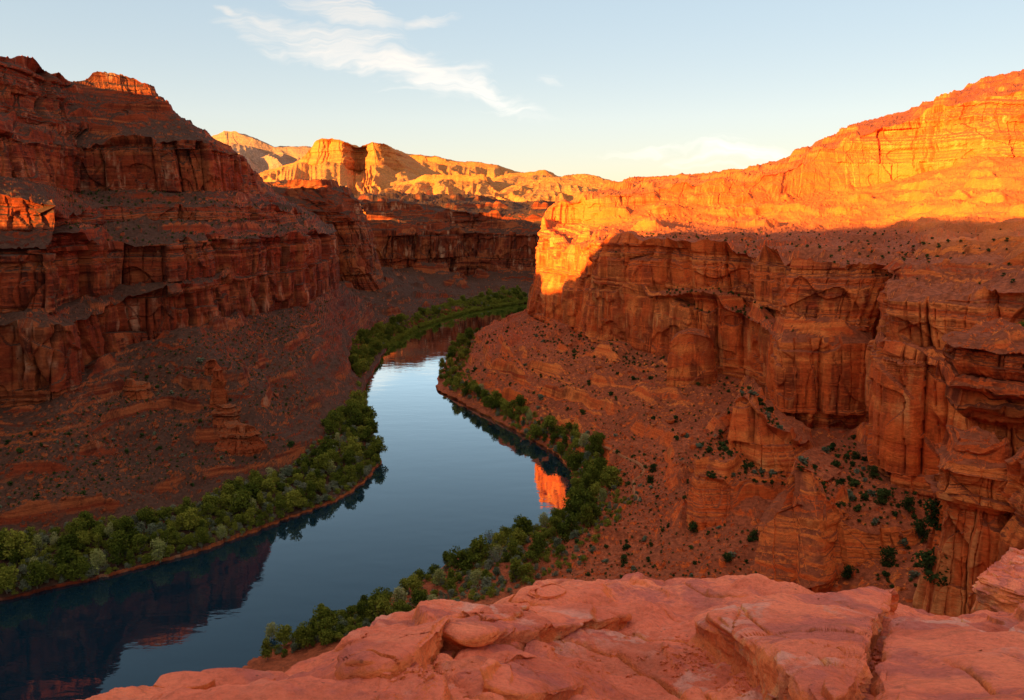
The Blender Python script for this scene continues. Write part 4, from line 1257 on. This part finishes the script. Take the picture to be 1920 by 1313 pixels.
LS1 = [(0, 830), (120, 770), (250, 700), (390, 670), (470, 800), (560, 830), (430, 890), (230, 950), (0, 985)]
LS2 = [(190, 680), (330, 640), (480, 600), (620, 560), (560, 700), (600, 780), (480, 780), (400, 660)]
RS1 = [(870, 640), (990, 600), (1200, 670), (1350, 720), (1400, 760), (1290, 850), (1150, 850), (1000, 765), (880, 700)]
RS2 = [(1150, 860), (1300, 840), (1290, 970), (1430, 990), (1420, 1090), (1240, 1080), (990, 1100), (1090, 1000)]
RS3 = [(1300, 850), (1400, 720), (1500, 840), (1480, 920), (1320, 900)]
RS4 = [(1490, 870), (1600, 820), (1660, 900), (1790, 960), (1780, 1120), (1590, 1090), (1640, 1010), (1560, 960)]
scrub(LS1, 70, 5, 21, 'small dark shrub dotting the bare brown slope below the left cliff', 'shrubs on the left slope')
scrub(RS1, 45, 5, 22, 'small shrub on the red rubble slope under the far right wall', 'shrubs on the far right slope', hr=(1.0, 2.2))
scrub(RS2, 70, 3.2, 23, 'small green shrub on the red slope between the right bank and the rock spurs', 'shrubs on the near right slope', hr=(.6, 1.5))
scrub(RS3, 50, 2.6, 24, 'green shrub on the sandy top of the rock spurs below the right wall', 'shrubs on the rock spurs', hr=(.8, 1.8), nmin=.6)
scrub(RS4, 50, 3, 25, 'green shrub in the sandy hollow between the right wall and the pillars', 'shrubs in the right hollow', hr=(.8, 1.9), nmin=.6)
for i_, (px_, py_, h_, lab) in enumerate((
        (1665, 1060, 5.2, 'round dark juniper alone on the sand left of the tall pillar'), (1745, 1078, 6.2, 'tall dark juniper against the foot of the tall pillar'),
        (1722, 1010, 5.0, 'dark juniper in the hollow directly above the two largest junipers'), (1758, 985, 5.4, 'dark juniper at the upper right of the hollow beside the pillar'),
        (1700, 955, 4.6, 'dark juniper at the foot of the red wall, middle of the hollow'), (1652, 945, 3.8, 'smaller juniper on the left rim of the hollow'),
        (1635, 895, 3.6, 'juniper tucked in the corner where the spur meets the wall'), (1605, 860, 3.0, 'small juniper on top of the large spur'),
        (1592, 1085, 3.8, 'juniper at the foot of the large spur beside the outcrop'), (1412, 1010, 3.4, 'round dark juniper on the slope left of the large spur'),
        (1302, 995, 3.6, 'wide grey-green juniper on the slope below the lower spur'), (1365, 1055, 3.2, 'low spreading juniper on the slope above the outcrop lip'),
        (1170, 1055, 2.8, 'small round juniper on the near red slope'), (1225, 885, 3.8, 'juniper pair member beside the sandy path, upper one'), (1218, 905, 3.4, 'juniper just below the other one beside the sandy path'))):
    plant('juniper', 'juniper_tree', ground(px_, py_), h_, lab, 'tree', 'junipers below the right wall', PRNG.uniform(.95, 1.2))
plant('green_bush', 'green_bush', W(('w', 92, 142, 96.3)), 3.2, 'rounded green bush on the flat rock shelf at the right edge', 'bush')
plant('bare_tree', 'bare_tree', W(('w', 84, 113, 83)), 5.0, 'leafless grey tree leaning out of the pillar at the right edge', 'tree')


def scatter_mesh(name, parts, matname, kind_list):
    """ground cover nobody could count, as one object"""
    VV, n = [], 0
    r = np.random.default_rng(99)
    for kd, pts, hr in parts:
        L, h0 = KINDS[kd]
        src = []
        for c, t in L:
            a = np.empty(len(c.vertices) * 3, np.float32)
            c.vertices.foreach_get('co', a)
            src.append(a.reshape(-1, 4, 3))
        for p in pts:
            a = src[r.integers(len(src))]
            a = a[r.random(len(a)) < .55]
            f = r.uniform(*hr) / h0
            g_ = r.uniform(0, 6.28)
            ca, sa = math.cos(g_), math.sin(g_)
            b = np.stack([(a[..., 0] * ca - a[..., 1] * sa) * f * 1.15, (a[..., 0] * sa + a[..., 1] * ca) * f * 1.15, a[..., 2] * f], -1) + np.array(p)
            VV.append(b.reshape(-1, 3))
    V = np.concatenate(VV)
    tag(link(name, raw_mesh(name, V, np.arange(len(V)).reshape(-1, 4)), M[matname]), kind='stuff')


scatter_mesh('scrub', [('scrub', spots(LS1, 420, 2.2, 31, .7, 8), (.4, 1.0)), ('scrub', spots(LS2, 300, 2.6, 32, .7, 8), (.5, 1.2)), ('scrub', spots(RS1, 380, 2.2, 33, .7, 6), (.4, 1.2)),
                       ('scrub', spots(RS2, 420, 1.5, 34, .7, 8), (.3, .8)), ('scrub', spots(RS3 + [], 160, 1.5, 35, .6, 8), (.4, 1.0)), ('scrub', spots(RS4, 160, 1.6, 36, .6, 8), (.4, 1.0)),
                       ('scrub', spots([(130, 470), (600, 440), (600, 400), (100, 330)], 300, 3, 37, .75, 20), (.6, 1.5)),
                       ('scrub', spots([(1100, 470), (1900, 540), (1900, 430), (1100, 440)], 260, 3, 38, .75, 20), (.5, 1.4)),
                       ('scrub', spots([(1250, 570), (1500, 630), (1480, 560), (1250, 530)], 60, 2, 39, .6, 20), (.6, 1.6)),
                       ('scrub', spots([(1000, 600), (1200, 650), (1420, 730), (1420, 750), (1180, 690), (1000, 640)], 140, 2, 40, .6, 20), (.6, 1.6))], 'jun', None)
NB = [(1060, 960), (1200, 930), (1090, 1060), (970, 1110), (860, 1135), (700, 1190), (600, 1205), (400, 1255), (231, 1300), (231, 1285), (400, 1225), (541, 1190), (620, 1148), (760, 1096), (860, 1050), (930, 1010), (1010, 987)]
LB = [(0, 1010), (330, 955), (540, 878), (610, 815), (695, 785), (714, 872), (690, 906), (600, 950), (500, 990), (400, 1028), (270, 1064), (130, 1097), (0, 1120)]
LBF = [(570, 700), (640, 650), (740, 604), (830, 572), (970, 542), (992, 561), (990, 576), (900, 586), (830, 606), (750, 636), (706, 665), (672, 720), (690, 765), (700, 800), (600, 800), (575, 745)]
RB = [(830, 700), (840, 655), (870, 625), (940, 603), (890, 645), (872, 690), (905, 735), (1000, 778), (1080, 825), (1140, 850), (1160, 930), (1100, 975), (1064, 940), (1056, 862), (985, 817), (900, 758), (840, 728)]
scatter_mesh('undergrowth', [('grey_bush', spots(NB, 260, 1.9, 41, .5, .6, 24), (.7, 2.0)), ('grey_bush', spots(LB, 380, 2.2, 42, .3, .3, 14), (.8, 2.2)), ('grey_bush', spots(RB, 170, 2.4, 43, .5, .6, 14), (.8, 2.2))], 'grey', None)
shore = []
sp_ = np.array([pt(*q, z=.5) for q in ((700, 668), (735, 641), (780, 617), (829, 598), (860, 590), (880, 584), (928, 576), (950, 572), (980, 568), (1008, 565))])
for f_ in np.linspace(0, len(sp_) - 1, 420):
    i_ = min(int(f_), len(sp_) - 2)
    q = sp_[i_] + (sp_[i_ + 1] - sp_[i_]) * (f_ - i_)
    shore.append((q[0] + PRNG.gauss(0, 1.2), q[1] + PRNG.gauss(.5, 1.5), PRNG.uniform(.0, .5)))
scatter_mesh('undergrowth', [('green_bush', shore, (1.6, 3.6)), ('green_bush', spots(NB, 260, 1.9, 44, .5, .6, 24), (.8, 2.3)), ('green_bush', spots(LB, 380, 2.2, 45, .3, .3, 14), (1.0, 2.6)), ('green_bush', spots(LBF, 900, 2.3, 46, .0, .1, 14), (1.4, 3.6)),
                             ('green_bush', spots(RB, 300, 2.3, 47, .5, .6, 14), (1.0, 2.8))], 'leaf', None)


# fallen blocks and rubble
def block_mesh(name, seed):
    r = np.random.default_rng(seed)
    bm_ = bmesh.new()
    for p in r.uniform(-.5, .5, (16, 3)) * (1.0, .8, .62):
        bm_.verts.new(p)
    bmesh.ops.convex_hull(bm_, input=list(bm_.verts))
    bmesh.ops.delete(bm_, geom=[v for v in bm_.verts if not v.link_faces], context='VERTS')
    bmesh.ops.bevel(bm_, geom=list(bm_.edges), offset=.035, segments=1, affect='EDGES')
    me_ = bpy.data.meshes.new(name)
    bm_.to_mesh(me_)
    bm_.free()
    return me_


BLK = {}
for side in ('left', 'right'):
    BLK[side] = [block_mesh('boulder', 700 + i) for i in range(6)]
    for me_ in BLK[side]:
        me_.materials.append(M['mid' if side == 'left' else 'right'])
for poly, n, gap, side, hr, label, grp in (
        (LS1, 45, 6, 'left', (1.0, 2.8), 'angular fallen boulder on the brown slope below the left cliff', 'boulders on the left slope'),
        (LS2, 35, 6, 'left', (1.2, 3.4), 'angular fallen boulder on the grey rubble at the foot of the left cliff', 'boulders at the left cliff foot'),
        (RS1, 60, 5, 'right', (1.2, 3.6), 'angular red boulder on the rubble slope under the far right wall', 'boulders on the far right slope'),
        (RS2, 45, 3.5, 'right', (.6, 1.9), 'angular red boulder on the slope between the right bank and the rock spurs', 'boulders on the near right slope'),
        (RS4, 30, 3.5, 'right', (.6, 2.0), 'angular red boulder in the sandy hollow below the right wall', 'boulders in the right hollow')):
    for p in spots(poly, n, gap, len(label), .6, 6):
        o = bpy.data.objects.new('boulder', PRNG.choice(BLK[side]))
        C.objects.link(o)
        f = PRNG.uniform(*hr) * (1 if PRNG.random() < .8 else 1.5)
        o.location = (p[0], p[1], p[2] + .12 * f)
        o.rotation_euler = (PRNG.uniform(-.5, .5), PRNG.uniform(-.5, .5), PRNG.uniform(0, 6.28))
        o.scale = (f, f, f)
        tag(o, label, 'boulder', grp)


def rubble(name, pts, hr, mat):
    r = np.random.default_rng(5)
    box = np.array([(-.5, -.4, -.3), (.45, -.5, -.3), (.5, .4, -.3), (-.4, .5, -.3), (-.3, -.3, .3), (.35, -.25, .25), (.25, .35, .33), (-.35, .25, .22)])
    fc = np.array([(3, 2, 1, 0), (4, 5, 6, 7), (0, 1, 5, 4), (1, 2, 6, 5), (2, 3, 7, 6), (3, 0, 4, 7)])
    VV, QQ = [], []
    for i, p in enumerate(pts):
        f = r.uniform(*hr) * (1 + 1.5 * r.random() ** 6)
        a_ = r.uniform(0, 6.28)
        b_ = (box + r.uniform(-.13, .13, box.shape)) * f * (1, r.uniform(.6, 1), r.uniform(.6, 1.1))
        VV.append(np.c_[b_[:, 0] * math.cos(a_) - b_[:, 1] * math.sin(a_), b_[:, 0] * math.sin(a_) + b_[:, 1] * math.cos(a_), b_[:, 2]] + np.array(p))
        QQ.append(fc + 8 * i)
    tag(link(name, raw_mesh(name, np.concatenate(VV), np.concatenate(QQ)), mat), kind='stuff')


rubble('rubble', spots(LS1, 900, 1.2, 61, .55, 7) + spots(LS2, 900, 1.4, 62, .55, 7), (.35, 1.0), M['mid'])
rubble('rubble', spots(RS1, 1200, 1.1, 63, .5, 6) + spots(RS2, 900, .8, 64, .5, 6) + spots(RS3, 300, 1, 65, .5, 6) + spots(RS4, 400, 1, 66, .5, 6), (.25, .9), M['right'])
gp = []
for k_ in range(260):
    c_ = PRNG.choice(((1380, 1275, 70, 22), (1500, 1312, 70, 18), (1290, 1240, 50, 25), (1640, 1240, 14, 60), (1120, 1240, 160, 50), (760, 1262, 90, 20)))
    p_ = fhit(c_[0] + PRNG.gauss(0, c_[2] * .5), c_[1] + PRNG.gauss(0, c_[3] * .5), 6)
    gp.append((p_[0], p_[1], p_[2] + .004))
rubble('grit', gp, (.012, .04), M['fg'])
